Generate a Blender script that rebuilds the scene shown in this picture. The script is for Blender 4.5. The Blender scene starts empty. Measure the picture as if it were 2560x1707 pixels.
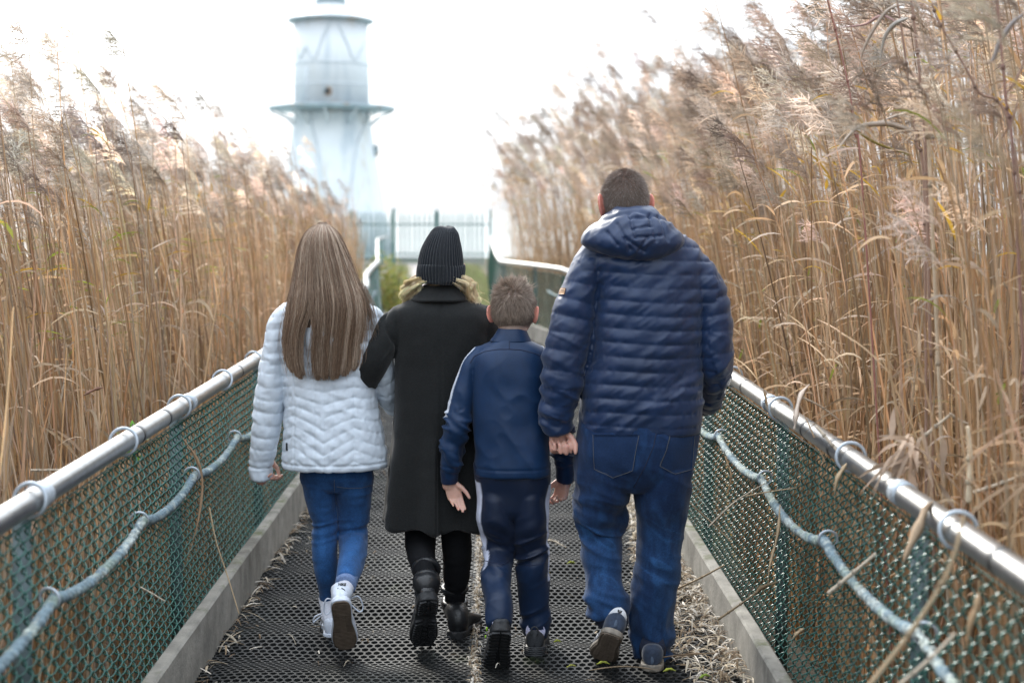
import bpy, math, random, os
import numpy as np
from mathutils import Vector, Matrix
from mathutils.bvhtree import BVHTree
R = math.radians
rng = np.random.default_rng(11)
random.seed(11)
scene = bpy.context.scene
COL = scene.collection

# ------------------------------------------------------------------ camera
F = 2560 * 50 / 36.0
CAM = np.array([0.0, 0.0, 1.68])
PITCH = math.atan(326.5 / F)
YAW = math.atan(43 / F)
fw = np.array([math.sin(YAW) * math.cos(PITCH), math.cos(YAW) * math.cos(PITCH), -math.sin(PITCH)])
rt = np.array([math.cos(YAW), -math.sin(YAW), 0.0])
up = np.cross(rt, fw)
cd = bpy.data.cameras.new('camera')
cam = bpy.data.objects.new('camera', cd); COL.objects.link(cam)
cd.lens = 50; cd.sensor_width = 36; cd.clip_end = 6000; cd.clip_start = 0.05
cd.dof.use_dof = True; cd.dof.focus_distance = 5.3; cd.dof.aperture_fstop = 2.2
m = Matrix.Identity(4)
for i in range(3):
    m[i][0] = rt[i]; m[i][1] = up[i]; m[i][2] = -fw[i]; m[i][3] = CAM[i]
cam.matrix_world = m
scene.camera = cam

def ray(sx, sy):
    return fw + rt * (sx - 1280) / F - up * (sy - 853.5) / F
def P(sx, sy, Y):
    d = ray(sx, sy); return CAM + d * (Y / d[1])
def G(sx, sy, z=0.0):
    d = ray(sx, sy); return CAM + d * ((z - CAM[2]) / d[2])
REG = {0: (0, 0, 1.0884), 1: (600, 500, .5102), 2: (1050, 400, .5421), 3: (600, 1000, .4510), 4: (1050, 1050, .4191),
       5: (0, 800, .5785), 6: (1650, 900, .5147), 7: (600, 0, .4592)}
def S(reg, zx, zy):
    a, b, c = REG[reg]; return a + zx * c, b + zy * c
def PR(reg, zx, zy, Y):
    return P(*S(reg, zx, zy), Y)

# ------------------------------------------------------------------ mesh helpers
def make_mesh(name, V, faces, smooth=True, color=None):
    me = bpy.data.meshes.new(name)
    V = np.ascontiguousarray(V, dtype=np.float32)
    if not isinstance(faces, (list, tuple)): faces = [faces]
    faces = [np.asarray(f, dtype=np.int32) for f in faces if len(f)]
    me.vertices.add(len(V)); me.vertices.foreach_set('co', V.ravel())
    loops = np.concatenate([f.ravel() for f in faces])
    sizes = np.concatenate([np.full(len(f), f.shape[1], np.int32) for f in faces])
    starts = np.concatenate([[0], np.cumsum(sizes)[:-1]]).astype(np.int32)
    me.loops.add(len(loops)); me.loops.foreach_set('vertex_index', loops)
    me.polygons.add(len(sizes)); me.polygons.foreach_set('loop_start', starts)
    me.polygons.foreach_set('use_smooth', np.full(len(sizes), smooth, dtype=bool))
    if color is not None:
        c = np.ones((len(V), 4), np.float32); c[:, :3] = color
        a = me.color_attributes.new('Col', 'FLOAT_COLOR', 'POINT'); a.data.foreach_set('color', c.ravel())
    me.update(calc_edges=True)
    return me

def link(name, me, mat=None, parent=None, **props):
    o = bpy.data.objects.new(name, me); COL.objects.link(o)
    if mat is not None: me.materials.append(mat)
    if parent is not None:
        o.parent = parent
        if o.type == 'MESH':
            o.matrix_parent_inverse = Matrix.Translation(-parent.location) if parent.parent is None else Matrix.Identity(4)
    for k, v in props.items(): o[k] = v
    return o
def thing(name, loc, label, cat, group=None):
    o = bpy.data.objects.new(name, None); COL.objects.link(o); o.location = loc
    o.empty_display_size = .1
    o['label'] = label; o['category'] = cat
    if group: o['group'] = group
    return o
def tag(o, label, cat, group=None):
    o['label'] = label; o['category'] = cat
    if group: o['group'] = group
    return o

class MB:
    """collects vertex/face arrays into one mesh"""
    def __init__(s): s.V = []; s.F = {}; s.C = []; s.n = 0
    def add(s, V, faces, col=None):
        V = np.asarray(V, float)
        if not isinstance(faces, (list, tuple)): faces = [faces]
        for f in faces:
            f = np.asarray(f, np.int64)
            if len(f): s.F.setdefault(f.shape[1], []).append(f + s.n)
        s.V.append(V); s.n += len(V)
        if col is not None: s.C.append(np.broadcast_to(np.asarray(col, float), (len(V), 3)))
        return s
    def arrays(s):
        return np.concatenate(s.V), [np.concatenate(f) for f in s.F.values()]
    def build(s, name, mat, parent=None, smooth=True, **props):
        V, fs = s.arrays()
        C = np.concatenate(s.C) if s.C else None
        return link(name, make_mesh(name, V, fs, smooth, C), mat, parent, **props)

def cr(A, k):
    """Catmull-Rom resample of rows of A, k steps per span"""
    A = np.asarray(A, float); n = len(A)
    if n < 3: 
        t = np.linspace(0, 1, k + 1)[:, None]; return A[0] * (1 - t) + A[-1] * t
    Q = np.vstack([2 * A[0] - A[1], A, 2 * A[-1] - A[-2]])
    out = []
    for i in range(1, n):
        p0, p1, p2, p3 = Q[i - 1], Q[i], Q[i + 1], Q[i + 2]
        for j in range(k):
            t = j / k
            out.append(.5 * (2 * p1 + (p2 - p0) * t + (2 * p0 - 5 * p1 + 4 * p2 - p3) * t * t + (3 * p1 - p0 - 3 * p2 + p3) * t ** 3))
    out.append(A[-1]); return np.array(out)

def ring_mesh(rings, closed_ends=True):
    """rings (M,N,3) -> V, faces"""
    rings = np.asarray(rings, float); M, N, _ = rings.shape
    V = rings.reshape(-1, 3)
    i = np.arange(M - 1)[:, None] * N; j = np.arange(N)[None, :]; j2 = (j + 1) % N
    q = np.stack([i + j, i + j2, i + N + j2, i + N + j], -1).reshape(-1, 4)
    if not closed_ends: return V, [q]
    c0, c1 = rings[0].mean(0), rings[-1].mean(0)
    V = np.vstack([V, c0, c1]); a = M * N; b = a + 1
    jj = np.arange(N); jn = (jj + 1) % N
    t0 = np.stack([jn, jj, np.full(N, a)], -1)
    t1 = np.stack([(M - 1) * N + jj, (M - 1) * N + jn, np.full(N, b)], -1)
    return V, [q, np.vstack([t0, t1])]

def sup(n, e):
    a = np.linspace(0, 2 * np.pi, n, endpoint=False)
    c, s = np.cos(a), np.sin(a)
    return np.sign(c) * np.abs(c) ** (2 / e), np.sign(s) * np.abs(s) ** (2 / e)

def rows_world(Y, reg, rows, k=6):
    """rows: (zy, xl, xr, half depth, dY) -> array of (cx,cy,cz,hw,hd) resampled"""
    out = []
    for r in rows:
        zy, xl, xr, hd = r[:4]; dY = r[4] if len(r) > 4 else 0.
        c = PR(reg, (xl + xr) / 2, zy, Y + dY)
        hw = (xr - xl) / 2 * REG[reg][2] * (Y + dY) / F
        out.append((*c, hw, hd))
    return cr(out, k)
def loft_rows(Rw, n=48, e=2.3):
    cx, sx = sup(n, e)
    rings = np.zeros((len(Rw), n, 3))
    rings[:, :, 0] = Rw[:, 0:1] + Rw[:, 3:4] * cx
    rings[:, :, 1] = Rw[:, 1:2] + Rw[:, 4:5] * sx
    rings[:, :, 2] = Rw[:, 2:3]
    return ring_mesh(rings)

def frames(pts, ref):
    pts = np.asarray(pts, float)
    t = np.gradient(pts, axis=0); t /= np.linalg.norm(t, axis=1)[:, None] + 1e-12
    d = np.asarray(ref, float); D = np.zeros_like(pts); Sd = np.zeros_like(pts)
    for i in range(len(pts)):
        d = d - t[i] * (d @ t[i]); d /= np.linalg.norm(d) + 1e-12
        D[i] = d; Sd[i] = np.cross(t[i], d)
    return t, D, Sd
def sweep(pts, ra, rb=None, n=20, ref=(0, 1, 0), e=2.0, round_end=(0, 0)):
    """tube along pts, ra = radius along side, rb = radius along ref; arrays"""
    pts = np.asarray(pts, float); ra = np.broadcast_to(np.asarray(ra, float), (len(pts),)).copy()
    rb = ra if rb is None else np.broadcast_to(np.asarray(rb, float), (len(pts),)).copy()
    t, D, Sd = frames(pts, ref)
    P_, A_, B_, D_, S_ = list(pts), list(ra), list(rb), list(D), list(Sd)
    for end, cap in ((0, round_end[0]), (1, round_end[1])):
        if not cap: continue
        base = pts[0] if end == 0 else pts[-1]; tt = -t[0] if end == 0 else t[-1]
        i0 = 0 if end == 0 else -1; a0, b0, dd, ss = ra[i0], rb[i0], D[i0], Sd[i0]
        ex = []
        for ph in (R(25), R(50), R(75), R(88)):
            ex.append((base + tt * math.sin(ph) * min(a0, b0), a0 * math.cos(ph), b0 * math.cos(ph), dd, ss))
        if end == 0:
            for x in ex: P_.insert(0, x[0]); A_.insert(0, x[1]); B_.insert(0, x[2]); D_.insert(0, x[3]); S_.insert(0, x[4])
        else:
            for x in ex: P_.append(x[0]); A_.append(x[1]); B_.append(x[2]); D_.append(x[3]); S_.append(x[4])
    P_, A_, B_, D_, S_ = map(np.array, (P_, A_, B_, D_, S_))
    c, s = sup(n, e)
    rings = P_[:, None] + S_[:, None] * (A_[:, None] * c)[..., None] + D_[:, None] * (B_[:, None] * s)[..., None]
    return ring_mesh(rings)
def limb(Y, reg, nodes, k=6, n=24, end=(0, 1)):
    """nodes: (zx, zy, dY, half width in region px, depth radius m or None) -> (V,F), polyline, radii"""
    A = []
    for q in nodes:
        zx, zy, dY, h = q[:4]
        c = PR(reg, zx, zy, Y + dY); ra = h * REG[reg][2] * (Y + dY) / F
        A.append((*c, ra, q[4] if len(q) > 4 else ra))
    A = cr(A, k)
    return sweep(A[:, :3], A[:, 3], A[:, 4], n, round_end=end), A[:, :3], A[:, 3]

def join(parts):
    b = MB()
    for V, f in parts: b.add(V, f)
    return b.arrays()

def remesh(parts, voxel, smooth=4, fac=.5):
    V, fs = join(parts)
    me = make_mesh('tmp', V, fs)
    ob = bpy.data.objects.new('tmp', me); COL.objects.link(ob)
    md = ob.modifiers.new('r', 'REMESH'); md.mode = 'VOXEL'; md.voxel_size = voxel
    if smooth:
        ms = ob.modifiers.new('s', 'SMOOTH'); ms.factor = fac; ms.iterations = smooth
    dg = bpy.context.evaluated_depsgraph_get(); ev = ob.evaluated_get(dg)
    m2 = ev.to_mesh()
    nv = len(m2.vertices); V = np.empty(nv * 3, np.float32); m2.vertices.foreach_get('co', V); V = V.reshape(-1, 3).astype(float)
    nl = len(m2.loops); L = np.empty(nl, np.int32); m2.loops.foreach_get('vertex_index', L)
    npo = len(m2.polygons); T = np.empty(npo, np.int32); m2.polygons.foreach_get('loop_total', T)
    st = np.empty(npo, np.int32); m2.polygons.foreach_get('loop_start', st)
    fs = []
    for k in np.unique(T):
        s = st[T == k]; fs.append(L[s[:, None] + np.arange(k)])
    ev.to_mesh_clear()
    bpy.data.objects.remove(ob); bpy.data.meshes.remove(me)
    return V, fs

def vnormals(V, fs):
    N = np.zeros_like(V)
    for f in fs:
        a, b, c = V[f[:, 0]], V[f[:, 1]], V[f[:, 2]]
        d = V[f[:, 3]] if f.shape[1] > 3 else c
        n = np.cross(c - a, d - b) if f.shape[1] > 3 else np.cross(b - a, c - a)
        for k in range(f.shape[1]):
            for ax in range(3):
                N[:, ax] += np.bincount(f[:, k], n[:, ax], len(V))
    return N / (np.linalg.norm(N, axis=1)[:, None] + 1e-12)

def vnoise(Pn, seed=0):
    """smooth value noise in [-1,1]"""
    Pn = np.asarray(Pn, float); i = np.floor(Pn).astype(np.int64); f = Pn - i; f = f * f * (3 - 2 * f)
    def h(ix, iy, iz):
        x = (ix * 374761393 + iy * 668265263 + iz * 2147483647 + seed * 1274126177) & 0xffffffff
        x = ((x ^ (x >> 13)) * 1274126177) & 0xffffffff
        x = ((x ^ (x >> 16)) * 2246822519) & 0xffffffff
        return ((x ^ (x >> 15)) & 0xffff) / 32767.5 - 1
    r = 0
    for dx in (0, 1):
        for dy in (0, 1):
            for dz in (0, 1):
                w = (f[:, 0] if dx else 1 - f[:, 0]) * (f[:, 1] if dy else 1 - f[:, 1]) * (f[:, 2] if dz else 1 - f[:, 2])
                r = r + w * h(i[:, 0] + dx, i[:, 1] + dy, i[:, 2] + dz)
    return r
def fbm(Pn, seed=0, o=3):
    return sum(vnoise(np.asarray(Pn) * 2 ** k, seed + k) / 2 ** k for k in range(o))
def ridge(Pn, seed=0):
    return 1 - np.abs(vnoise(Pn, seed)) * 2
def near_axis(V, pts, rad):
    """distance/radius to polyline, arc length at nearest, index"""
    arc = np.concatenate([[0], np.cumsum(np.linalg.norm(np.diff(pts, axis=0), axis=1))])
    best = np.full(len(V), 1e9); idx = np.zeros(len(V), int)
    for i in range(len(pts)):
        d = np.linalg.norm(V - pts[i], axis=1) / rad[i]
        w = d < best; best[w] = d[w]; idx[w] = i
    t = np.gradient(pts, axis=0); t /= np.linalg.norm(t, axis=1)[:, None]
    s = arc[idx] + np.einsum('ij,ij->i', V - pts[idx], t[idx])
    return best, s, idx
def sst(x, a, b):
    t = np.clip((x - a) / (b - a), 0, 1); return t * t * (3 - 2 * t)

def strands(Pt, rad, col, sides=3):
    """Pt (S,K,3), rad (S,K), col (S,3) -> V, quads, C"""
    S_, K, _ = Pt.shape
    t = np.gradient(Pt, axis=1); t /= np.linalg.norm(t, axis=2)[..., None] + 1e-9
    ref = np.eye(3)[np.abs(t).max(1).argmin(1)][:, None, :] + np.array([.13, .07, .11])
    a = np.cross(t, ref); a /= np.linalg.norm(a, axis=2)[..., None] + 1e-9
    b = np.cross(t, a)
    ang = np.arange(sides) * 2 * np.pi / sides
    V = Pt[:, :, None] + rad[:, :, None, None] * (a[:, :, None] * np.cos(ang)[:, None] + b[:, :, None] * np.sin(ang)[:, None])
    base = (np.arange(S_) * K * sides)[:, None, None]
    i = (np.arange(K - 1) * sides)[None, :, None]; j = np.arange(sides)[None, None, :]; j2 = (j + 1) % sides
    q = np.stack([base + i + j, base + i + j2, base + i + sides + j2, base + i + sides + j], -1).reshape(-1, 4)
    C = np.repeat(np.asarray(col), K * sides, axis=0)
    return V.reshape(-1, 3), q, C

def box(c, s, rot=None):
    """box centre c, full size s"""
    u = np.array([[-1, -1, -1], [1, -1, -1], [1, 1, -1], [-1, 1, -1], [-1, -1, 1], [1, -1, 1], [1, 1, 1], [-1, 1, 1]]) * .5
    V = u * np.asarray(s)
    if rot is not None: V = V @ np.asarray(rot).T
    f = np.array([[3, 2, 1, 0], [4, 5, 6, 7], [0, 1, 5, 4], [1, 2, 6, 5], [2, 3, 7, 6], [3, 0, 4, 7]])
    return V + np.asarray(c), [f]
def torus(c, Rr, r, axis=(0, 1, 0), n=24, k=8):
    axis = np.asarray(axis, float); axis /= np.linalg.norm(axis)
    a = np.cross(axis, (0, 0, 1)); a = a / np.linalg.norm(a) if np.linalg.norm(a) > 1e-6 else np.array([1., 0, 0]); b = np.cross(axis, a)
    th = np.linspace(0, 2 * np.pi, n, endpoint=False); ph = np.linspace(0, 2 * np.pi, k, endpoint=False)
    rad = a * np.cos(th)[:, None] + b * np.sin(th)[:, None]
    V = np.asarray(c) + rad[:, None] * (Rr + r * np.cos(ph))[None, :, None] + axis * (r * np.sin(ph))[None, :, None]
    i = np.arange(n)[:, None]; j = np.arange(k)[None]
    q = np.stack([i * k + j, ((i + 1) % n) * k + j, ((i + 1) % n) * k + (j + 1) % k, i * k + (j + 1) % k], -1).reshape(-1, 4)
    return V.reshape(-1, 3), [q]

# ------------------------------------------------------------------ materials
def mat(name, base=(.5, .5, .5), rough=.6, attr=False, noise=None, bump=None, metal=0., sheen=0., trans=0., spec=.5, sss=0., coat=0.):
    """noise=(scale, amount 0..1, detail), bump=(scale, strength, distance), attr multiplies by the mesh's own colour"""
    mt = bpy.data.materials.new(name); mt.use_nodes = True
    nt = mt.node_tree; nd = nt.nodes; lk = nt.links
    bs = nd['Principled BSDF']; out = nd['Material Output']
    bs.inputs['Roughness'].default_value = rough; bs.inputs['Metallic'].default_value = metal
    bs.inputs['Specular IOR Level'].default_value = spec
    bs.inputs['Sheen Weight'].default_value = sheen
    bs.inputs['Coat Weight'].default_value = coat
    if sss:
        bs.inputs['Subsurface Weight'].default_value = sss; bs.inputs['Subsurface Radius'].default_value = (.012, .004, .002); bs.inputs['Subsurface Scale'].default_value = 1.
    if attr:
        a = nd.new('ShaderNodeAttribute'); a.attribute_name = 'Col'; src = a.outputs['Color']
    else:
        c = nd.new('ShaderNodeRGB'); c.outputs[0].default_value = (*base, 1); src = c.outputs[0]
    tc = nd.new('ShaderNodeTexCoord')
    if noise:
        n = nd.new('ShaderNodeTexNoise'); n.inputs['Scale'].default_value = noise[0]; n.inputs['Detail'].default_value = noise[2] if len(noise) > 2 else 4
        lk.new(tc.outputs['Object'], n.inputs['Vector'])
        mr = nd.new('ShaderNodeMapRange'); mr.inputs['From Min'].default_value = .3; mr.inputs['From Max'].default_value = .7
        mr.inputs['To Min'].default_value = 1 - noise[1]; mr.inputs['To Max'].default_value = 1 + noise[1]
        lk.new(n.outputs['Fac'], mr.inputs['Value'])
        mx = nd.new('ShaderNodeMix'); mx.data_type = 'RGBA'; mx.blend_type = 'MULTIPLY'; mx.inputs['Factor'].default_value = 1
        cmb = nd.new('ShaderNodeCombineColor')
        for s in ('Red', 'Green', 'Blue'): lk.new(mr.outputs[0], cmb.inputs[s])
        lk.new(src, mx.inputs[6]); lk.new(cmb.outputs[0], mx.inputs[7]); src = mx.outputs[2]
    lk.new(src, bs.inputs['Base Color'])
    if bump:
        n = nd.new('ShaderNodeTexNoise'); n.inputs['Scale'].default_value = bump[0]; n.inputs['Detail'].default_value = 3
        lk.new(tc.outputs['Object'], n.inputs['Vector'])
        bp = nd.new('ShaderNodeBump'); bp.inputs['Strength'].default_value = bump[1]; bp.inputs['Distance'].default_value = bump[2] if len(bump) > 2 else .01
        lk.new(n.outputs['Fac'], bp.inputs['Height']); lk.new(bp.outputs[0], bs.inputs['Normal'])
    if trans:
        tr = nd.new('ShaderNodeBsdfTranslucent'); lk.new(src, tr.inputs['Color'])
        ms = nd.new('ShaderNodeMixShader'); ms.inputs[0].default_value = trans
        lk.new(bs.outputs[0], ms.inputs[1]); lk.new(tr.outputs[0], ms.inputs[2]); lk.new(ms.outputs[0], out.inputs['Surface'])
    mt['bsdf'] = 1
    return mt
def stain(mt, col, scale, lo, hi, stretch=(1, 1, 1), up_only=False):
    """mix a second colour into a material where noise is high (moss, rust, lichen)"""
    nt = mt.node_tree; nd = nt.nodes; lk = nt.links; bs = nd['Principled BSDF']
    src = bs.inputs['Base Color'].links[0].from_socket
    tc = nd.new('ShaderNodeTexCoord'); mp = nd.new('ShaderNodeMapping'); mp.inputs['Scale'].default_value = stretch
    lk.new(tc.outputs['Object'], mp.inputs['Vector'])
    n = nd.new('ShaderNodeTexNoise'); n.inputs['Scale'].default_value = scale; n.inputs['Detail'].default_value = 6; n.inputs['Roughness'].default_value = .65
    lk.new(mp.outputs[0], n.inputs['Vector'])
    mr = nd.new('ShaderNodeMapRange'); mr.inputs['From Min'].default_value = lo; mr.inputs['From Max'].default_value = hi
    lk.new(n.outputs['Fac'], mr.inputs['Value']); fac = mr.outputs[0]
    if up_only:
        ge = nd.new('ShaderNodeNewGeometry'); sp = nd.new('ShaderNodeSeparateXYZ'); lk.new(ge.outputs['Normal'], sp.inputs[0])
        m2 = nd.new('ShaderNodeMapRange'); m2.inputs['From Min'].default_value = .2; m2.inputs['From Max'].default_value = .9; lk.new(sp.outputs['Z'], m2.inputs['Value'])
        mu = nd.new('ShaderNodeMath'); mu.operation = 'MULTIPLY'; lk.new(fac, mu.inputs[0]); lk.new(m2.outputs[0], mu.inputs[1]); fac = mu.outputs[0]
    mx = nd.new('ShaderNodeMix'); mx.data_type = 'RGBA'; lk.new(fac, mx.inputs['Factor'])
    lk.new(src, mx.inputs[6]); mx.inputs[7].default_value = (*col, 1); lk.new(mx.outputs[2], bs.inputs['Base Color'])
    return mt
# ================================================================== light, sky
SUN_EL, SUN_AZ = R(30), R(-22)      # azimuth from +Y, negative = left of the path
w = bpy.data.worlds.new('World'); scene.world = w; w.use_nodes = True
nt = w.node_tree; nd = nt.nodes; lk = nt.links; bg = nd['Background']
sky = nd.new('ShaderNodeTexSky'); sky.sky_type = 'NISHITA'; sky.sun_disc = False; sky.sun_elevation = SUN_EL; sky.sun_rotation = SUN_AZ; sky.dust_density = 3.0; sky.air_density = 1.0
bw = nd.new('ShaderNodeRGBToBW'); lk.new(sky.outputs[0], bw.inputs[0])
cloud = nd.new('ShaderNodeMix'); cloud.data_type = 'RGBA'; cloud.blend_type = 'MIX'; cloud.inputs['Factor'].default_value = .92
ccol = nd.new('ShaderNodeMix'); ccol.data_type = 'RGBA'; ccol.inputs['Factor'].default_value = .75; lk.new(bw.outputs[0], ccol.inputs[6]); ccol.inputs[7].default_value = (6.3, 6.9, 7.6, 1)
lk.new(sky.outputs[0], cloud.inputs[6]); lk.new(ccol.outputs[2], cloud.inputs[7])
# an overcast sky is darker at the horizon than overhead
tcw = nd.new('ShaderNodeTexCoord'); spz = nd.new('ShaderNodeSeparateXYZ'); lk.new(tcw.outputs['Generated'], spz.inputs[0])
mz = nd.new('ShaderNodeMapRange'); mz.inputs['From Min'].default_value = 0; mz.inputs['From Max'].default_value = 1; mz.inputs['To Min'].default_value = .42; mz.inputs['To Max'].default_value = 1.5; lk.new(spz.outputs['Z'], mz.inputs['Value'])
cz = nd.new('ShaderNodeVectorMath'); cz.operation = 'SCALE'; lk.new(cloud.outputs[2], cz.inputs[0]); lk.new(mz.outputs[0], cz.inputs['Scale'])
lk.new(cz.outputs[0], bg.inputs['Color']); bg.inputs['Strength'].default_value = .14
ld = bpy.data.lights.new('sun', 'SUN'); ld.energy = 1.5; ld.angle = R(12); ld.color = (1, .95, .86)
sun = bpy.data.objects.new('sun', ld); COL.objects.link(sun); sun.location = (0, 0, 20)
dirv = Vector((math.sin(SUN_AZ) * math.cos(SUN_EL), math.cos(SUN_AZ) * math.cos(SUN_EL), math.sin(SUN_EL)))
sun.rotation_euler = dirv.to_track_quat('Z', 'Y').to_euler()
scene.view_settings.view_transform = 'Standard'; scene.view_settings.look = 'None'; scene.view_settings.exposure = 1.54; scene.view_settings.gamma = 1
scene.render.engine = 'CYCLES'
scene.cycles.use_denoising = True
try: scene.cycles.denoiser = 'OPENIMAGEDENOISE'
except Exception: pass
scene.cycles.max_bounces = 8; scene.cycles.transparent_max_bounces = 8
scene.cycles.use_adaptive_sampling = True; scene.cycles.adaptive_threshold = .01
# ================================================================== PEOPLE
def ellipsoid(c, r, rot=None, nu=24, nv=16):
    th = np.linspace(0, 2 * np.pi, nu, endpoint=False); ph = np.linspace(-np.pi / 2 * .96, np.pi / 2 * .96, nv)
    U = np.stack([np.cos(ph)[:, None] * np.cos(th), np.cos(ph)[:, None] * np.sin(th), np.sin(ph)[:, None] * np.ones(nu)], -1) * np.asarray(r)
    if rot is not None: U = U @ np.asarray(rot).T
    return ring_mesh(U + np.asarray(c))
def rotz(a):
    return np.array([[math.cos(a), -math.sin(a), 0], [math.sin(a), math.cos(a), 0], [0, 0, 1]])
def rotx(a):
    return np.array([[1, 0, 0], [0, math.cos(a), -math.sin(a)], [0, math.sin(a), math.cos(a)]])
def roty(a):
    return np.array([[math.cos(a), 0, math.sin(a)], [0, 1, 0], [-math.sin(a), 0, math.cos(a)]])

class Head:
    def __init__(s, c, w, d, h, yaw=0., tilt=0.):
        s.c = np.asarray(c, float); s.w, s.d, s.h = w, d, h; s.R = rotz(yaw) @ rotx(tilt)
    def local(s, U):
        x, y, z = U[:, 0], U[:, 1], U[:, 2]; t = np.clip(-z, 0, 1)
        X = x * s.w / 2 * (1 - .30 * t ** 1.6) * (1 + .03 * np.exp(-((z - .15) / .4) ** 2))
        Y = y * s.d / 2
        Y = np.where(y < 0, Y * (1 - .42 * t ** 1.2), Y * (1 - .06 * t))
        Z = z * s.h / 2
        f = (y > 0)
        Y = Y + f * (.022 * np.exp(-(x / .17) ** 2 - ((z + .14) / .2) ** 2) + .006 * np.exp(-((z - .13) / .08) ** 2 - (x / .6) ** 2)
                     - .011 * np.exp(-((np.abs(x) - .34) / .13) ** 2 - ((z - .01) / .09) ** 2)
                     + .007 * np.exp(-(x / .22) ** 2 - ((z + .47) / .08) ** 2) + .010 * np.exp(-(x / .28) ** 2 - ((z + .85) / .15) ** 2))
        return np.stack([X, Y, Z], -1)
    def world(s, L): return L @ s.R.T + s.c
    def at(s, U): return s.world(s.local(U))
    def parts(s, ear=1.):
        nu, nv = 64, 48
        th = np.linspace(0, 2 * np.pi, nu, endpoint=False); ph = np.linspace(-np.pi / 2 * .98, np.pi / 2 * .98, nv)
        U = np.stack([np.cos(ph)[:, None] * np.cos(th), np.cos(ph)[:, None] * np.sin(th), np.sin(ph)[:, None] * np.ones(nu)], -1)
        out = [ring_mesh(s.at(U.reshape(-1, 3)).reshape(nv, nu, 3))]
        for sg in (-1, 1):
            e = np.array([sg * (s.w / 2 + .009), -.004, -.012])
            rot = rotz(sg * R(34)) @ roty(sg * R(10))
            out.append(ellipsoid(s.world(e[None])[0], (.0075 * ear, .018 * ear, .032 * ear), s.R @ rot))
            V, f = torus((0, 0, 0), .024 * ear, .0048 * ear, (1, 0, 0), 20, 8); V = V * np.array([1, .68, 1.22])
            out.append((s.world((V @ rot.T) + e + np.array([sg * .004, -.004, .002])), f))
            out.append(ellipsoid(s.world(np.array([[sg * s.w * .21, s.d * .405, .004]]))[0], (.0125, .0115, .0115)))
        return out
    def scalp(s, n, keep):
        U = rng.normal(size=(n, 3)); U /= np.linalg.norm(U, axis=1)[:, None]
        return U[keep(U)]

def hand(w, d, n, a, s, curls, thumb=(20, 25), spread=4, opp=.35):
    w, d, n, a = (np.asarray(q, float) for q in (w, d, n, a))
    d = d / np.linalg.norm(d); n = n - d * (n @ d); n /= np.linalg.norm(n); a = a - d * (a @ d) - n * (a @ n); a /= np.linalg.norm(a)
    parts = [sweep([w - d * .03 * s, w, w + d * .03 * s, w + d * .06 * s, w + d * .088 * s], np.array([.027, .027, .034, .040, .040]) * s,
                   np.array([.02, .0185, .018, .0155, .012]) * s, 18, n, 2.5, (1, 1))]
    offs = (.0305, .0105, -.0100, -.0290); fwd = (.083, .088, .085, .077)
    lens = ((.040, .026, .021), (.044, .029, .022), (.040, .027, .021), (.032, .021, .019))
    for k in range(4):
        p = w + d * fwd[k] * s + a * offs[k] * s; th = 0; pts = [p - d * .02 * s, p]
        sp = R(spread) * (1.5 - k); dd = d * math.cos(sp) + a * math.sin(sp)
        for L, c in zip(lens[k], curls[k]):
            th += R(c)
            for q in (.5, .5): p = p + (dd * math.cos(th) + n * math.sin(th)) * L * s * q; pts.append(p)
        r0 = (.0088, .0090, .0086, .0076)[k] * s
        parts.append(sweep(pts, np.linspace(r0, r0 * .78, len(pts)), None, 12, a, 2, (0, 1)))
    p = w + d * .018 * s + a * .020 * s + n * .006 * s
    dr = d * .72 + a * .55 + n * opp; dr /= np.linalg.norm(dr)
    pts = [w + a * .006 * s, p]; 
    ax = np.cross(dr, d * .9 - a * .25 + n * .25); ax /= np.linalg.norm(ax)
    for L, c in ((.046, 0), (.034, thumb[0]), (.028, thumb[1])):
        M = np.array(Matrix.Rotation(R(c), 3, Vector(ax))); dr = M @ dr
        p = p + dr * L * s; pts.append(p)
    parts.append(sweep(pts, np.array([.017, .0165, .0118, .0105, .0080]) * s, None, 14, n, 2, (1, 1)))
    return parts

SKIN = mat('skin', attr=True, rough=.5, noise=(60, .08, 4), bump=(300, .12, .002), sss=.25)
def body_object(root, parts, voxel, head, haircol, hairmask, skin=(.56, .32, .25)):
    V, f = remesh(parts, voxel, 2, .4)
    C = np.tile(np.array(skin), (len(V), 1))
    L = (V - head.c) @ head.R
    q = L / np.array([head.w / 2, head.d / 2, head.h / 2])
    C *= (1 + .10 * vnoise(V * 45, 3))[:, None]
    ear = (np.abs(q[:, 0]) > .98) & (np.abs(q[:, 2]) < .6) & (np.abs(q[:, 1]) < .6)
    C[ear] = C[ear] * np.array([1.05, .72, .70])  # red glow of backlit ears put into the skin colour
    lip = (q[:, 1] > .5) & (np.abs(q[:, 0]) < .3) & (np.abs(q[:, 2] + .47) < .07); C[lip] *= np.array([.9, .6, .6])
    r = np.linalg.norm(q, axis=1)
    if haircol is not None:
        U = q / (r[:, None] + 1e-9); hm = hairmask(U) * (r < 1.25) * (r > .5) * (~ear)
        C = C * (1 - hm[:, None]) + np.array(haircol) * hm[:, None]
    return link('body', make_mesh('body', V, f, True, C), SKIN, root)

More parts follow.
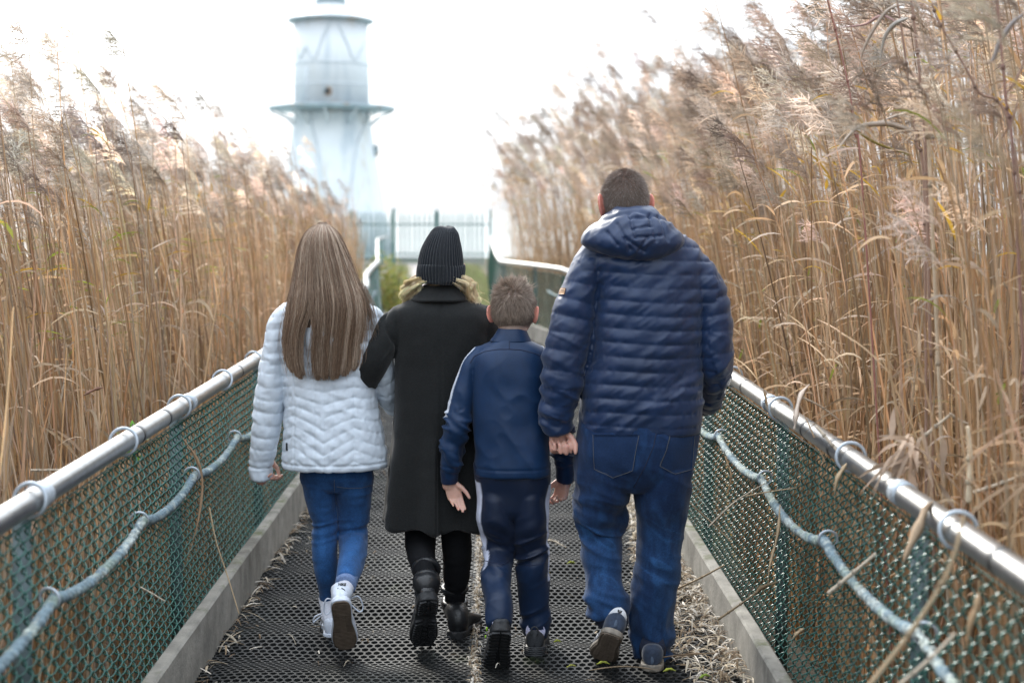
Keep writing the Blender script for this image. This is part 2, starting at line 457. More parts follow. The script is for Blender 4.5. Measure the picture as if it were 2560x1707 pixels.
def garment(name, parts, voxel, smooth, parent, material, disp=None, col=None, fac=.5):
    V, f = remesh(parts, voxel, smooth, fac); N = vnormals(V, f)
    if disp is not None:
        D = disp(V, N); V = V + (N * D[:, None] if D.ndim == 1 else D); N = vnormals(V, f)
    C = col(V, N) if col is not None else None
    o = link(name, make_mesh(name, V, f, True, C), material, parent)
    tris = []
    for q in f:
        tris.append(q[:, [0, 1, 2]])
        if q.shape[1] == 4: tris.append(q[:, [0, 2, 3]])
    o_b = BVHTree.FromPolygons([tuple(v) for v in V], np.concatenate(tris).tolist())
    return o, o_b
def cast(b, sx, sy):
    d = ray(sx, sy); d = d / np.linalg.norm(d)
    h = b.ray_cast(Vector(CAM), Vector(d))
    if h[0] is None: return None
    n = np.array(h[1]); 
    if n @ d > 0: n = -n
    return np.array(h[0]), n
def stitch(b, reg, pts, name, material, parent, r=.0011, off=.001, close=False, sub=8):
    pts = list(pts) + ([pts[0]] if close else []); out = []
    for i in range(len(pts) - 1):
        for k in range(sub):
            t = k / sub; h = cast(b, *S(reg, pts[i][0] * (1 - t) + pts[i + 1][0] * t, pts[i][1] * (1 - t) + pts[i + 1][1] * t))
            if h: out.append(h[0] + h[1] * off)
    h = cast(b, *S(reg, *pts[-1]))
    if h: out.append(h[0] + h[1] * off)
    if len(out) < 2: return None
    V, f = sweep(out, r, None, 5, (0, 1, .01)); return link(name, make_mesh(name, V, f), material, parent)
def patch(b, reg, rows, name, material, parent, off=.003, nx=10, k=4, th=.004):
    A = cr(rows, k); front = []; 
    for zy, xl, xr in A:
        line = []
        for u in np.linspace(0, 1, nx):
            h = cast(b, *S(reg, xl + (xr - xl) * u, zy)); line.append(h)
        good = [h for h in line if h]
        if not good: continue
        front.append([(h or good[0]) for h in line])
    Fp = np.array([[h[0] + h[1] * off for h in l] for l in front]); Bp = np.array([[h[0] - h[1] * th for h in l] for l in front])
    M, N = Fp.shape[:2]; V = np.concatenate([Fp.reshape(-1, 3), Bp.reshape(-1, 3)]); i = np.arange(M - 1)[:, None] * N; j = np.arange(N - 1)[None]
    q = np.stack([i + j, i + j + 1, i + N + j + 1, i + N + j], -1).reshape(-1, 4); o = M * N
    per = [*range(N)] + [r * N + N - 1 for r in range(1, M)] + [(M - 1) * N + c for c in range(N - 2, -1, -1)] + [r * N for r in range(M - 2, 0, -1)]
    sd = np.array([[per[a], per[a - 1], per[a - 1] + o, per[a] + o] for a in range(len(per))])
    return link(name, make_mesh(name, V, [np.vstack([q[:, ::-1], q + o, sd])]), material, parent)

# ---------------------------------------------------------------- footwear
T_ = np.array([0, .02, .06, .14, .3, .45, .62, .78, .9, .965, .992, 1.0])
W_ = np.array([.30, .52, .68, .77, .75, .74, .92, 1.0, .86, .58, .30, .08])
def shoe_frame(heel, toe, roll=0., side=(1, 0, 0)):
    y = toe - heel; L = np.linalg.norm(y); y = y / L
    x = np.asarray(side, float); x = x - y * (x @ y); x /= np.linalg.norm(x); z = np.cross(x, y)
    c, s = math.cos(roll), math.sin(roll); x, z = x * c + z * s, z * c - x * s
    M = np.stack([x, y, z], 1); return (lambda p: np.asarray(p) @ M.T + heel), L
def shoe_loft(L, W, zb, zt, scale=1., e=2.6, n=32, y0=0., bend=.0):
    t = cr(np.stack([T_, W_], 1), 4); tt, ww = np.clip(t[:, 0], 0, 1), np.clip(t[:, 1], .05, 1)
    cx, sz = sup(n, e); rings = []
    for a, w in zip(tt, ww):
        b, q = zb(a), zt(a)
        rings.append(np.stack([cx * w * W / 2 * scale + bend * math.sin(a * np.pi), np.full(n, y0 + a * (L - 2 * y0)), (b + q) / 2 + sz * (q - b) / 2], -1))
    return ring_mesh(np.array(rings)[:, ::-1])
def ip(x, y): return lambda a: float(np.interp(a, x, y))
def make_shoe(root, name, heel, toe, W, up_mat, sole_mat, top, sole_h=.03, roll=0., label=None, tread=None, tread_mat=None, side=(1, 0, 0), bend=0.):
    fn, L = shoe_frame(heel, toe, roll, side)
    V, f = shoe_loft(L, W, lambda a: sole_h * .8, top, .96, 2.5, y0=.004, bend=bend)
    up_ = link(name, make_mesh(name, fn(V), f), up_mat, root)
    if label: up_['label'] = label
    V, f = shoe_loft(L, W, lambda a: 0.002, lambda a: sole_h * (1 + .1 * (1 - a)), 1.03, 5, bend=bend)
    so = link('sole', make_mesh('sole', fn(V), f), sole_mat, up_)
    if tread:
        b = MB()
        tw = cr(np.stack([T_, W_], 1), 4)
        for (u, v, lx, ly, ang) in tread:
            wv = np.interp(v, tw[:, 0], tw[:, 1]) * W / 2
            V, f = box((u * wv + bend * math.sin(v * np.pi), v * L, -.0015), (lx, ly, .008), rotz(ang)); b.add(fn(V), f)
        b.build('tread', tread_mat or sole_mat, so, smooth=False)
    return up_, fn, L
# ================================================================== SETTING
D2S = 1.0884
def interp_path(pts):
    pts = np.array(pts, float)
    def f(y): return np.interp(y, pts[:, 1], pts[:, 0])
    return f
XL = interp_path([(-1.17, 0), (-1.18, 12), (-1.26, 14), (-1.45, 16), (-1.68, 20.5), (-2.3, 28), (-3.2, 39), (-3.3, 46)])
XR = interp_path([(1.07, 0), (1.02, 13), (.97, 15.5), (.83, 17.5), (.45, 19.2), (.09, 20.8), (.02, 24), (-.05, 32), (-.1, 42), (-.1, 46)])
RAIL_Z = .95

# ground: one sheet to the horizon, dropping a little below the deck
xs = np.concatenate([np.linspace(-3000, -40, 12), np.linspace(-30, 30, 61), np.linspace(40, 3000, 12)])
ys = np.concatenate([np.linspace(-60, 70, 90), np.linspace(80, 4000, 14)])
gx, gy = np.meshgrid(xs, ys); gv = np.stack([gx.ravel(), gy.ravel(), np.zeros(gx.size)], -1)
gv[:, 2] = -.16 + .05 * vnoise(gv * .7, 201) * (np.abs(gv[:, 0]) < 35) - .3 * (gv[:, 1] > 56)
far_ = sst(gv[:, 1], 20, 26) * (gv[:, 1] < 50) * (np.abs(gv[:, 0]) < 6); gv[:, 2] += .10 * far_
i = np.arange(len(ys) - 1)[:, None] * len(xs); j = np.arange(len(xs) - 1)[None]
q = np.stack([i + j, i + j + 1, i + len(xs) + j + 1, i + len(xs) + j], -1).reshape(-1, 4)
M_ground = mat('marsh_ground', (.075, .058, .038), .95, noise=(1.2, .35, 8), bump=(18, .6, .03)); stain(M_ground, (.05, .07, .022), .35, .5, .62)
link('ground', make_mesh('ground', gv, [q]), M_ground, kind='structure')
# estuary behind the fence
wv = np.array([[-3000, 54, -.09], [3000, 54, -.09], [3000, 3900, -.09], [-3000, 3900, -.09]], float)
M_water = mat('estuary_water', (.30, .37, .36), .10)
link('water', make_mesh('water', wv, [np.array([[0, 1, 2, 3]])]), M_water, kind='structure')

# boardwalk deck under the mat
def strip(y0, y1, z, n, inset, name, m, th=.06):
    yy = np.linspace(y0, y1, n); a = np.stack([XL(yy) + inset, yy, np.full(n, z)], -1); b = np.stack([XR(yy) - inset, yy, np.full(n, z)], -1)
    V = np.concatenate([a, b]); k = np.arange(n - 1); f = np.stack([k, n + k, n + k + 1, k + 1], -1)
    return link(name, make_mesh(name, V, [f]), m, kind='structure')
M_deck = mat('dark_deck', (.018, .019, .018), .9, noise=(14, .5, 6)); stain(M_deck, (.10, .085, .055), 9, .58, .66); stain(M_deck, (.03, .045, .012), 4, .6, .7)
strip(-1, 22, -.048, 80, .05, 'boardwalk', M_deck)
M_path = mat('gravel_path', (.30, .265, .25), .95, noise=(6, .25, 8), bump=(40, .5, .01))
yy = np.linspace(21.8, 46, 30); a = np.stack([-1.35 - (yy - 22) * .062, yy, np.full(30, -.03)], -1); b = a + np.array([1.15, 0, 0])
k = np.arange(29); link('path', make_mesh('path', np.concatenate([a, b]), [np.stack([k, 30 + k, 31 + k, k + 1], -1)]), M_path, kind='structure')

# rubber mat: a real honeycomb of holes
def hex_mat():
    px, py = .0335, .0285
    y0, y1 = 4.15, 19.5; nx = 62; ny = int((y1 - y0) / py)
    ii, jj = np.meshgrid(np.arange(nx), np.arange(ny)); ii = ii.ravel(); jj = jj.ravel()
    u = (ii + .5 * (jj % 2)) * px; yc = y0 + jj * py
    ang = np.arange(6) * np.pi / 3 + np.pi / 6
    oc = np.stack([np.cos(ang) * px / math.sqrt(3), np.sin(ang) * py / 1.5], -1)
    hx = np.stack([np.cos(ang) * px / math.sqrt(3) * .76, np.sin(ang) * py / 1.5 * .74], -1)
    n = len(u); V = np.zeros((n, 18, 3))
    for k_, (ring, dz) in enumerate(((oc, 0), (hx, .0), (hx, -.012))):
        V[:, k_ * 6:(k_ + 1) * 6, 0] = u[:, None] + ring[:, 0]; V[:, k_ * 6:(k_ + 1) * 6, 1] = yc[:, None] + ring[:, 1]; V[:, k_ * 6:(k_ + 1) * 6, 2] = dz
    W = nx * px; yv = V[..., 1]; t = V[..., 0] / W; seam = (-.075 + .0 * yv)
    lo = XL(yv) + .115; hi = XR(yv) - .168
    V[..., 0] = np.where(t < .5, lo + (seam - .022 - lo) * t * 2, seam + .022 + (hi - seam - .022) * (t - .5) * 2)
    # panels of mat lying in shallow waves
    Pn = np.stack([V[..., 0].ravel() * .9, V[..., 1].ravel() * .55, np.zeros(V[..., 0].size)], -1)
    y_ = V[..., 1].ravel() + .16 * vnoise(Pn, 211) + .05 * np.sign(V[..., 0].ravel() - seam.ravel())
    wave = .018 * np.sin(y_ * 2 * np.pi / .47) + .013 * vnoise(Pn * np.array([2.2, 4, 1]), 212)
    lat = np.sin(np.pi * np.clip(np.where(t < .5, t * 2, t * 2 - 1), 0, 1)).ravel()
    V[..., 2] += (.008 + wave * (.45 + .55 * lat)).reshape(V.shape[:2])
    b = (np.arange(n) * 18)[:, None, None]; k = np.arange(6); k2 = (k + 1) % 6
    f = np.stack([np.stack([k, k2, 6 + k2, 6 + k], -1), np.stack([6 + k, 6 + k2, 12 + k2, 12 + k], -1)], 0).reshape(1, 12, 4)
    return V.reshape(-1, 3), (b.reshape(-1, 1, 1) + f).reshape(-1, 4)
M_mat = mat('black_rubber_mat', (.011, .012, .0125), .58, noise=(22, .45, 6), bump=(160, .25, .002), spec=.3); stain(M_mat, (.065, .06, .048), 5, .58, .74); stain(M_mat, (.03, .032, .03), 1.4, .5, .66); stain(M_mat, (.022, .032, .010), 3, .62, .74)
V, f = hex_mat()
mt_o = link('rubber_mat', make_mesh('rubber_mat', V, [f], False), M_mat); tag(mt_o, 'black rubber walkway mat with rows of hexagonal holes', 'mat')
def mat_z(x, y): return .018

# concrete kerbs
M_conc = mat('concrete', (.235, .222, .195), .92, noise=(9, .30, 9), bump=(55, .5, .006)); stain(M_conc, (.10, .092, .075), 3.2, .52, .68, (1, 1, .4)); stain(M_conc, (.075, .085, .03), 5, .53, .66, up_only=True)
def kerb(side):
    f = XL if side < 0 else XR; yy = np.linspace(1.2, 21.5, 200); e_ = .055 if side < 0 else .108; x0 = f(yy) - side * e_; x1 = f(yy) - side * (e_ + .052); h = .205
    b = .008; x1b = x1 + side * b
    nz = .006 * vnoise(np.stack([yy * 3, yy * 0, yy * 0], -1), 220 + side)
    ring = [(x0, -.15), (x1, -.15), (x1, h - b), (x1b, h), (x0 - side * b, h), (x0, h - b)]
    V = np.stack([np.stack([x + nz * .4, yy, np.full_like(yy, z) + (nz if z > 0 else 0)], -1) for x, z in ring], 1)
    n = 6; i = np.arange(len(yy) - 1)[:, None] * n; j = np.arange(n)[None]
    q = np.stack([i + j, i + (j + 1) % n, i + n + (j + 1) % n, i + n + j], -1).reshape(-1, 4)
    if side < 0: q = q[:, ::-1]
    return link('kerb', make_mesh('kerb', V.reshape(-1, 3), [q], False), M_conc, kind='structure')
kerb(-1); kerb(1)

# ------------------------------------------------------------ chain-link fences
M_steel = mat('galvanised_rail', (.42, .42, .41), .36, metal=1., noise=(30, .12, 6), bump=(90, .08, .002))
M_zinc = mat('zinc', (.42, .47, .52), .55, metal=.6, noise=(40, .15))
M_green = mat('green_wire', (.014, .098, .078), .24, noise=(12, .35), spec=.8)
M_rope = mat('lichen_rope', attr=True, rough=.9, noise=(140, .25), bump=(220, .6, .004))
M_post = mat('weathered_post', (.10, .14, .15), .6, noise=(20, .3))
M_band = mat('rail_joint_band', (.16, .16, .16), .4, metal=1.)
def path_pts(f, y0, y1, step):
    y = np.arange(y0, y1, .01); x = f(y); s = np.concatenate([[0], np.cumsum(np.hypot(np.diff(x), np.diff(y)))])
    ss = np.arange(0, s[-1], step); return np.stack([np.interp(ss, s, x), np.interp(ss, s, y)], -1)
def fence(side):
    f = XL if side < 0 else XR
    where = 'left of the walkway beside the girl' if side < 0 else 'right of the walkway beside the man'
    root = thing('chain_link_fence', (f(2.), 2., 0), 'green chain-link fence under a steel rail ' + where, 'fence', 'fences along the walkway')
    # wires
    sp = .0350; per = .064; z0, z1 = .17, .905; b = MB()
    for (ya, yb, mult, rad) in ((1.9, 14.0, 1, .0028), (14.0, 24.0, 1, .0040), (24.0, 41.0, 3, .0095)):
        pp = path_pts(f, ya, yb, sp * mult); tg = np.gradient(pp, axis=0); tg /= np.linalg.norm(tg, axis=1)[:, None]
        K = int((z1 - z0) / (per * mult) * 8) + 1; k = np.arange(K); ph = k / 8 * 2 * np.pi
        n = len(pp); sign = np.where(np.arange(n) % 2 == 0, 1, -1)
        A = sp * mult * .60; tri = 2 / np.pi * np.arcsin(np.sin(ph)); wob = .004 * vnoise(np.stack([np.arange(n) * .13, np.zeros(n), np.zeros(n)], -1), 230 + side)
        along = A * tri[None] * sign[:, None]; out = .0120 * np.cos(ph)[None] * sign[:, None] + wob[:, None]
        z = z0 + k / 8 * per * mult; bulge = .022 * np.sin(np.clip((z - .1) / .85, 0, 1) * np.pi)[None] * vnoise(np.stack([pp[:, 1] * .9, pp[:, 1] * 0, pp[:, 1] * 0], -1), 233)[:, None]
        Pt = np.zeros((n, K, 3)); Pt[..., 0] = pp[:, :1] + tg[:, :1] * along + tg[:, 1:2] * (out + bulge); Pt[..., 1] = pp[:, 1:2] + tg[:, 1:2] * along - tg[:, :1] * (out + bulge); Pt[..., 0] += (-side * (.045 if side < 0 else .095)) * np.clip((.90 - z) / .72, 0, 1)[None]; Pt[..., 2] = z[None] + .004 * vnoise(np.stack([pp[:, 1] * 3, pp[:, 1] * 0, pp[:, 1] * 0], -1), 236)[:, None]
        V, q, C = strands(Pt, np.full((n, K), rad), np.zeros((n, 3)), 4 if ya < 10 else 3); b.add(V, q)
    wm = b.build('wire_mesh', M_green, root)
    # tension wires
    for z in (.90,):
        pp = path_pts(f, 1.9, 21.5, .25); link('tension_wire', make_mesh('tension_wire', *sweep(np.c_[pp, np.full(len(pp), z)], .0024, None, 5, (0, 0, 1))), M_green, root)
    # rail
    pp = path_pts(f, 1.5, 44, .2); zz = RAIL_Z + .012 * np.sin(pp[:, 1] * .8) * (pp[:, 1] > 9) + np.interp(pp[:, 1], [0, 14, 22, 44], [0, 0, .0, -.06])
    rail = link('top_rail', make_mesh('top_rail', *sweep(np.c_[pp, zz], .031, None, 20, (0, 0, 1), 2, (1, 1))), M_steel, root)
    P3 = np.c_[pp, zz]
    def at(y):
        k = np.searchsorted(pp[:, 1], y); k = min(max(k, 1), len(pp) - 1); t = (y - pp[k - 1, 1]) / (pp[k, 1] - pp[k - 1, 1]); p = P3[k - 1] * (1 - t) + P3[k] * t; d = P3[k] - P3[k - 1]; return p, d / np.linalg.norm(d)
    ringy = [2.72, 3.55, 4.46, 5.26, 6.10, 6.90, 7.8, 8.7, 9.7, 10.7, 12, 13.3] if side < 0 else [2.3, 3.18, 4.15, 5.17, 6.2, 7.2, 8.2, 9.2, 10.4, 11.6, 13]
    for y in ringy:
        p, d = at(y); d2 = d + np.array([rng.normal() * .12, 0, rng.normal() * .12 - .1])
        link('rail_ring', make_mesh('rail_ring', *torus(p + np.array([0, 0, .004]), .043, .0052, d2, 32, 8)), M_zinc, root)
    for y in ([3.62, 4.62, 5.0, 6.45, 7.3] if side < 0 else [2.9, 4.32, 4.7, 5.35, 5.85, 7]):
        p, d = at(y); link('joint_band', make_mesh('joint_band', *sweep([p - d * .012, p + d * .012], .0325, None, 20, (0, 0, 1))), M_band, rail)
    for y in ([1.75, 3.62, 5.4, 7.3, 9.2, 11.1, 13, 15, 17, 19, 21] if side < 0 else [2.3, 3.62, 5.35, 7.2, 9.1, 11, 13, 15, 17, 19, 21]):
        p, d = at(y); V, f2 = sweep([(p[0] - side * -.055, p[1], -.15), (p[0] - side * -.055, p[1], .5), (p[0] - side * -.045, p[1], .93)], .024, None, 14, (0, 1, 0)); link('post', make_mesh('post', V, f2), M_post, root)
        link('post_clamp', make_mesh('post_clamp', *sweep([p - d * .03, p + d * .03], .0345, None, 18, (0, 0, 1))), M_zinc, root)
    # rope
    ry = [1.9, 2.72, 3.58, 4.5, 5.3, 6.19, 7.1, 8, 9, 10, 11, 12, 13, 14, 15, 16, 17, 18] if side < 0 else [2.35, 3.25, 4.21, 5.2, 6.2, 7.2, 8.2, 9.2, 10.4, 11.6, 13, 14, 15, 16, 17, 18]
    pts = []
    for a, c in zip(ry[:-1], ry[1:]):
        sag = .048 + .008 * rng.normal()
        for t in np.linspace(0, 1, 28, endpoint=False): pts.append((a + (c - a) * t, .69 - sag * (1 - abs(2 * t - 1) ** 2.2)))
    pts = np.array(pts); x = f(pts[:, 0]) - side * (.044 if side < 0 else .060); Pp = np.c_[x, pts[:, 0], pts[:, 1]]
    Pp = cr(Pp[::2], 6); nr = len(Pp); r = .0150 + .0020 * vnoise(Pp * 28, 240)
    Pp = cr(Pp, 2); r = .0150 + .0020 * vnoise(Pp * 28, 240); V, fs = sweep(Pp, r, None, 18, (0, 0, 1)); N = vnormals(V, fs)
    lic = .7 * fbm(V * 13, 241) + .55 * vnoise(V * 70, 242) + .4 * vnoise(V * 150, 247) + (.34 if side > 0 else .14)
    tw = np.sin(np.arctan2(N[:, 2], N[:, 0]) * 3 + V[:, 1] * 190)
    V = V + N * (.0022 * tw + np.clip(lic, 0, 1) * (.004 + .006 * vnoise(V * 130, 243)))[:, None]
    k = np.clip(lic * 1.6 - .12, 0, 1)[:, None]; gn = np.clip(vnoise(V * 20, 244), 0, 1)[:, None]
    C = np.array((.14, .20, .235)) * (1 - k) + np.array((.38, .42, .40)) * k; C = C * (1 - .45 * gn) + np.array((.28, .33, .16)) * .45 * gn
    C *= (1 + .3 * vnoise(V * 60, 245))[:, None]
    rp = link('rope', make_mesh('rope', V, fs, True, C), M_rope)
    tag(rp, ('sagging blue rope looped through rings on the left fence mesh' if side < 0 else 'sagging blue rope crusted with pale lichen on the right fence mesh'), 'rope', 'ropes along the fences')
    for y in ry[1:-1]:
        c = np.array([f(y) - side * (.032 if side < 0 else .048), y, .692]); link('rope_ring', make_mesh('rope_ring', *torus(c, .028, .0042, (rng.normal() * .25, 1, .1), 24, 8)), M_zinc, root)
    return root
fence(-1); fence(1)

# ------------------------------------------------------------ lighthouse
M_tower = mat('white_tower_paint', (.66, .695, .715), .55, noise=(.6, .08, 6)); stain(M_tower, (.46, .40, .27), .7, .58, .76, (1.2, 1.2, .35)); stain(M_tower, (.44, .51, .56), .5, .55, .7, (2, 2, .3))
M_tpale = mat('pale_tower_iron', (.55, .60, .63), .55, noise=(1.5, .1, 5))
M_tgrey = mat('grey_tower_iron', (.28, .35, .38), .6, noise=(1.5, .2, 5)); stain(M_tgrey, (.30, .16, .06), 1.3, .55, .65)
def lighthouse():
    Y = 65.; u = .4592 * Y / F
    def pz(zy): return PR(7, 500, zy, Y)[2]
    cx = PR(7, 500, 600, Y)[0]; c = np.array([cx, Y, 0]); z00 = -.15
    root = thing('lighthouse', (cx, Y, 0), 'white iron lighthouse with a round gallery beyond the reeds', 'lighthouse')
    def rev(prof, name, m, par, n=64, cap=True):
        rings = [[c + np.array([r * math.cos(a), r * math.sin(a), z]) for a in np.linspace(0, 2 * np.pi, n, endpoint=False)] for r, z in prof]
        V, f = ring_mesh(np.array(rings), cap); return link(name, make_mesh(name, V, f, True), m, par)
    upper = rev([(198 * u, pz(122)), (200 * u, pz(350)), (202 * u, pz(582))][::-1], 'lantern_tower', M_tower, root)
    lowp = [(330, 1365), (285, 1150), (252, 960), (228, 800), (212, 700), (204, 640), (204, 606)]
    lower = rev([(r * u, z00 if z > 1350 else pz(z)) for r, z in lowp], 'tower_base', M_tower, root)
    rf = rev([(229 * u, pz(118)), (232 * u, pz(112)), (205 * u, pz(104)), (150 * u, pz(82)), (105 * u, pz(58)), (84 * u, pz(32)), (82 * u, pz(22))], 'roof', M_tower, root)
    rev([(228 * u, pz(124)), (231 * u, pz(118.5))], 'roof_eave', M_tgrey, rf)
    rev([(80 * u, pz(30)), (80 * u, pz(-60)), (90 * u, pz(-64)), (90 * u, pz(-72)), (50 * u, pz(-110)), (6 * u, pz(-122))], 'lantern_cap', mat('pale_lantern', (.45, .56, .62), .5), rf)
    rev([(78 * u, pz(25)), (86 * u, pz(25)), (86 * u, pz(18)), (78 * u, pz(18))], 'lantern_rim', M_tgrey, rf)
    gl = rev([(204 * u, pz(608)), (335 * u, pz(602)), (342 * u, pz(598)), (342 * u, pz(588)), (335 * u, pz(584)), (200 * u, pz(578))], 'gallery', M_tgrey, root)
    for k in range(12):
        a = k * np.pi / 6; d = np.array([math.cos(a), math.sin(a), 0]); V, f = sweep([c + d * 203 * u + np.array([0, 0, pz(690)]), c + d * 260 * u + np.array([0, 0, pz(640)]), c + d * 330 * u + np.array([0, 0, pz(609)])], .035, .05, 8, (0, 0, 1)); link('bracket', make_mesh('bracket', V, f), M_tower, gl)
    for zy in (356, 470):
        rev([(201 * u, pz(zy + 4)), (205 * u, pz(zy + 3)), (205 * u, pz(zy - 3)), (201 * u, pz(zy - 4))], 'band', M_tpale, upper)
    def onwall(zx, zy, rr):
        x = (zx - 500) * u; return np.array([cx + x, Y - math.sqrt(max(rr ** 2 - x * x, .01)), pz(zy)])
    for pts in ([(385, 270), (432, 340), (480, 220), (522, 140)], [(560, 150), (605, 260), (640, 340), (690, 240)], [(310, 240), (345, 330), (385, 270)]):
        line = [onwall(x, y, 202 * u) for x, y in cr(pts, 4)]; link('brace', make_mesh('brace', *sweep(line, .04, .025, 8)), M_tpale, upper)
    link('pipe', make_mesh('pipe', *sweep([onwall(388, y, 204 * u) for y in (385, 480, 578)], .05, None, 10)), M_tpale, upper)
    pc = onwall(500, 515, 201 * u); fr_ = link('window_frame', make_mesh('window_frame', *torus(pc, .17, .05, (0, 1, 0), 28, 8)), M_tgrey, upper)
    V, f = sweep([pc + np.array([0, .05, 0]), pc + np.array([0, -.02, 0])], .165, None, 24, (0, 0, 1)); link('pane', make_mesh('pane', V, f), mat('dark_glass', (.02, .03, .035), .1), fr_)
    rw = lambda zy: np.interp(zy, [606, 700, 800, 960, 1150, 1365], [204, 212, 228, 252, 285, 330]) * u + .02
    for pts in ([(402, 612), (412, 680), (428, 740), (442, 790)], [(702, 612), (690, 680), (672, 730), (655, 775)], [(655, 775), (625, 980), (600, 1130)], [(442, 790), (470, 980), (480, 1150)]):
        line = [onwall(x, y, rw(y)) for x, y in cr(pts, 4)]; link('stay', make_mesh('stay', *sweep(line, .055, .04, 8)), M_tpale, lower)
    a = onwall(732, 770, rw(800) + .05); V, f = ellipsoid(PR(7, 742, 820, Y - .3), (.12, .1, .3)); link('lamp_box', make_mesh('lamp_box', V, f), M_tgrey, lower)
lighthouse()

# ------------------------------------------------------------ palisade fence and gate
M_pale = mat('galvanised_pale', (.20, .29, .28), .5, metal=.2, noise=(3, .2, 5)); M_dgreen = mat('green_gate_post', (.10, .20, .18), .5)
def palisade():
    Y = 46.; x0 = P(880, 560, Y)[0]; x1 = P(1222, 560, Y)[0]; H = 1.74
    root = thing('palisade_fence', ((x0 + x1) / 2, Y, -.06), 'grey-green steel palisade fence across the end of the path', 'fence')
    pale0 = None; n = int((x1 - x0) / .155); g = -.06
    mb = MB(); prof = np.array([(-.034, .012), (-.02, -.010), (0, .004), (.02, -.010), (.034, .012)])
    rings = []
    for z, s in ((0, 1), (1.55, 1), (1.66, .75), (1.74, .05)): rings.append([(px_ * s, py_, z) for px_, py_ in prof] + [(px_ * s, py_ + .006, z) for px_, py_ in prof[::-1]])
    V, f = ring_mesh(np.array(rings)); me = make_mesh('pale', V, f, False); me.materials.append(M_pale)
    for k in range(n):
        if abs(k - 9) < 1: continue
        o = bpy.data.objects.new('pale', me); COL.objects.link(o); o.parent = root; o.location = Vector((x0 + k * .155 - root.location.x, rng.normal() * .006, rng.normal() * .01)); o.rotation_euler.y = rng.normal() * .006
    for z in (.35, 1.30): V, f = box(((x0 + x1) / 2, Y + .05, g + z), (x1 - x0, .05, .05)); link('rail', make_mesh('rail', V, f, False), M_pale, root)
    for xx in (x0 - .05, x1 + .05, x0 + (x1 - x0) * .62): V, f = box((xx, Y + .1, g + .88), (.09, .09, 1.78)); link('post', make_mesh('post', V, f, False), M_pale, root)
    gx = P(985, 560, Y)[0]; V, f = box((gx, Y - .02, g + .9), (.10, .10, 1.82)); link('gate_post', make_mesh('gate_post', V, f, False), M_dgreen, root, label='dark green gate post in the palisade')
    # paler sheeted wing either side
palisade()

# ------------------------------------------------------------ reeds
M_reed = mat('dry_reed', attr=True, rough=.75, noise=(8, .12), trans=.48, spec=.25)
M_plume = mat('reed_plume', attr=True, rough=.9, noise=(10, .10), trans=.55, spec=.1)
def ribbon(b, pts, w, col, up=(0, 0, 1), twist=0.):
    pts = np.asarray(pts); n = len(pts); t = np.gradient(pts, axis=0); t /= np.linalg.norm(t, axis=1)[:, None] + 1e-9
    a = np.cross(t, up); a /= np.linalg.norm(a, axis=1)[:, None] + 1e-9; c = np.cross(t, a)
    an = twist * np.linspace(0, 1, n)[:, None]; s = a * np.cos(an) + c * np.sin(an)
    V = np.concatenate([pts - s * w[:, None], pts + s * w[:, None]]); k = np.arange(n - 1)
    b.add(V, np.stack([k, n + k, n + k + 1, k + 1], -1), col)
STRAW = [(.65, .50, .335), (.57, .42, .265), (.74, .61, .44), (.49, .35, .215), (.63, .435, .235), (.62, .525, .40)]
PLUME = [(.62, .54, .465), (.68, .61, .54), (.46, .38, .315), (.76, .70, .63), (.54, .45, .375)]
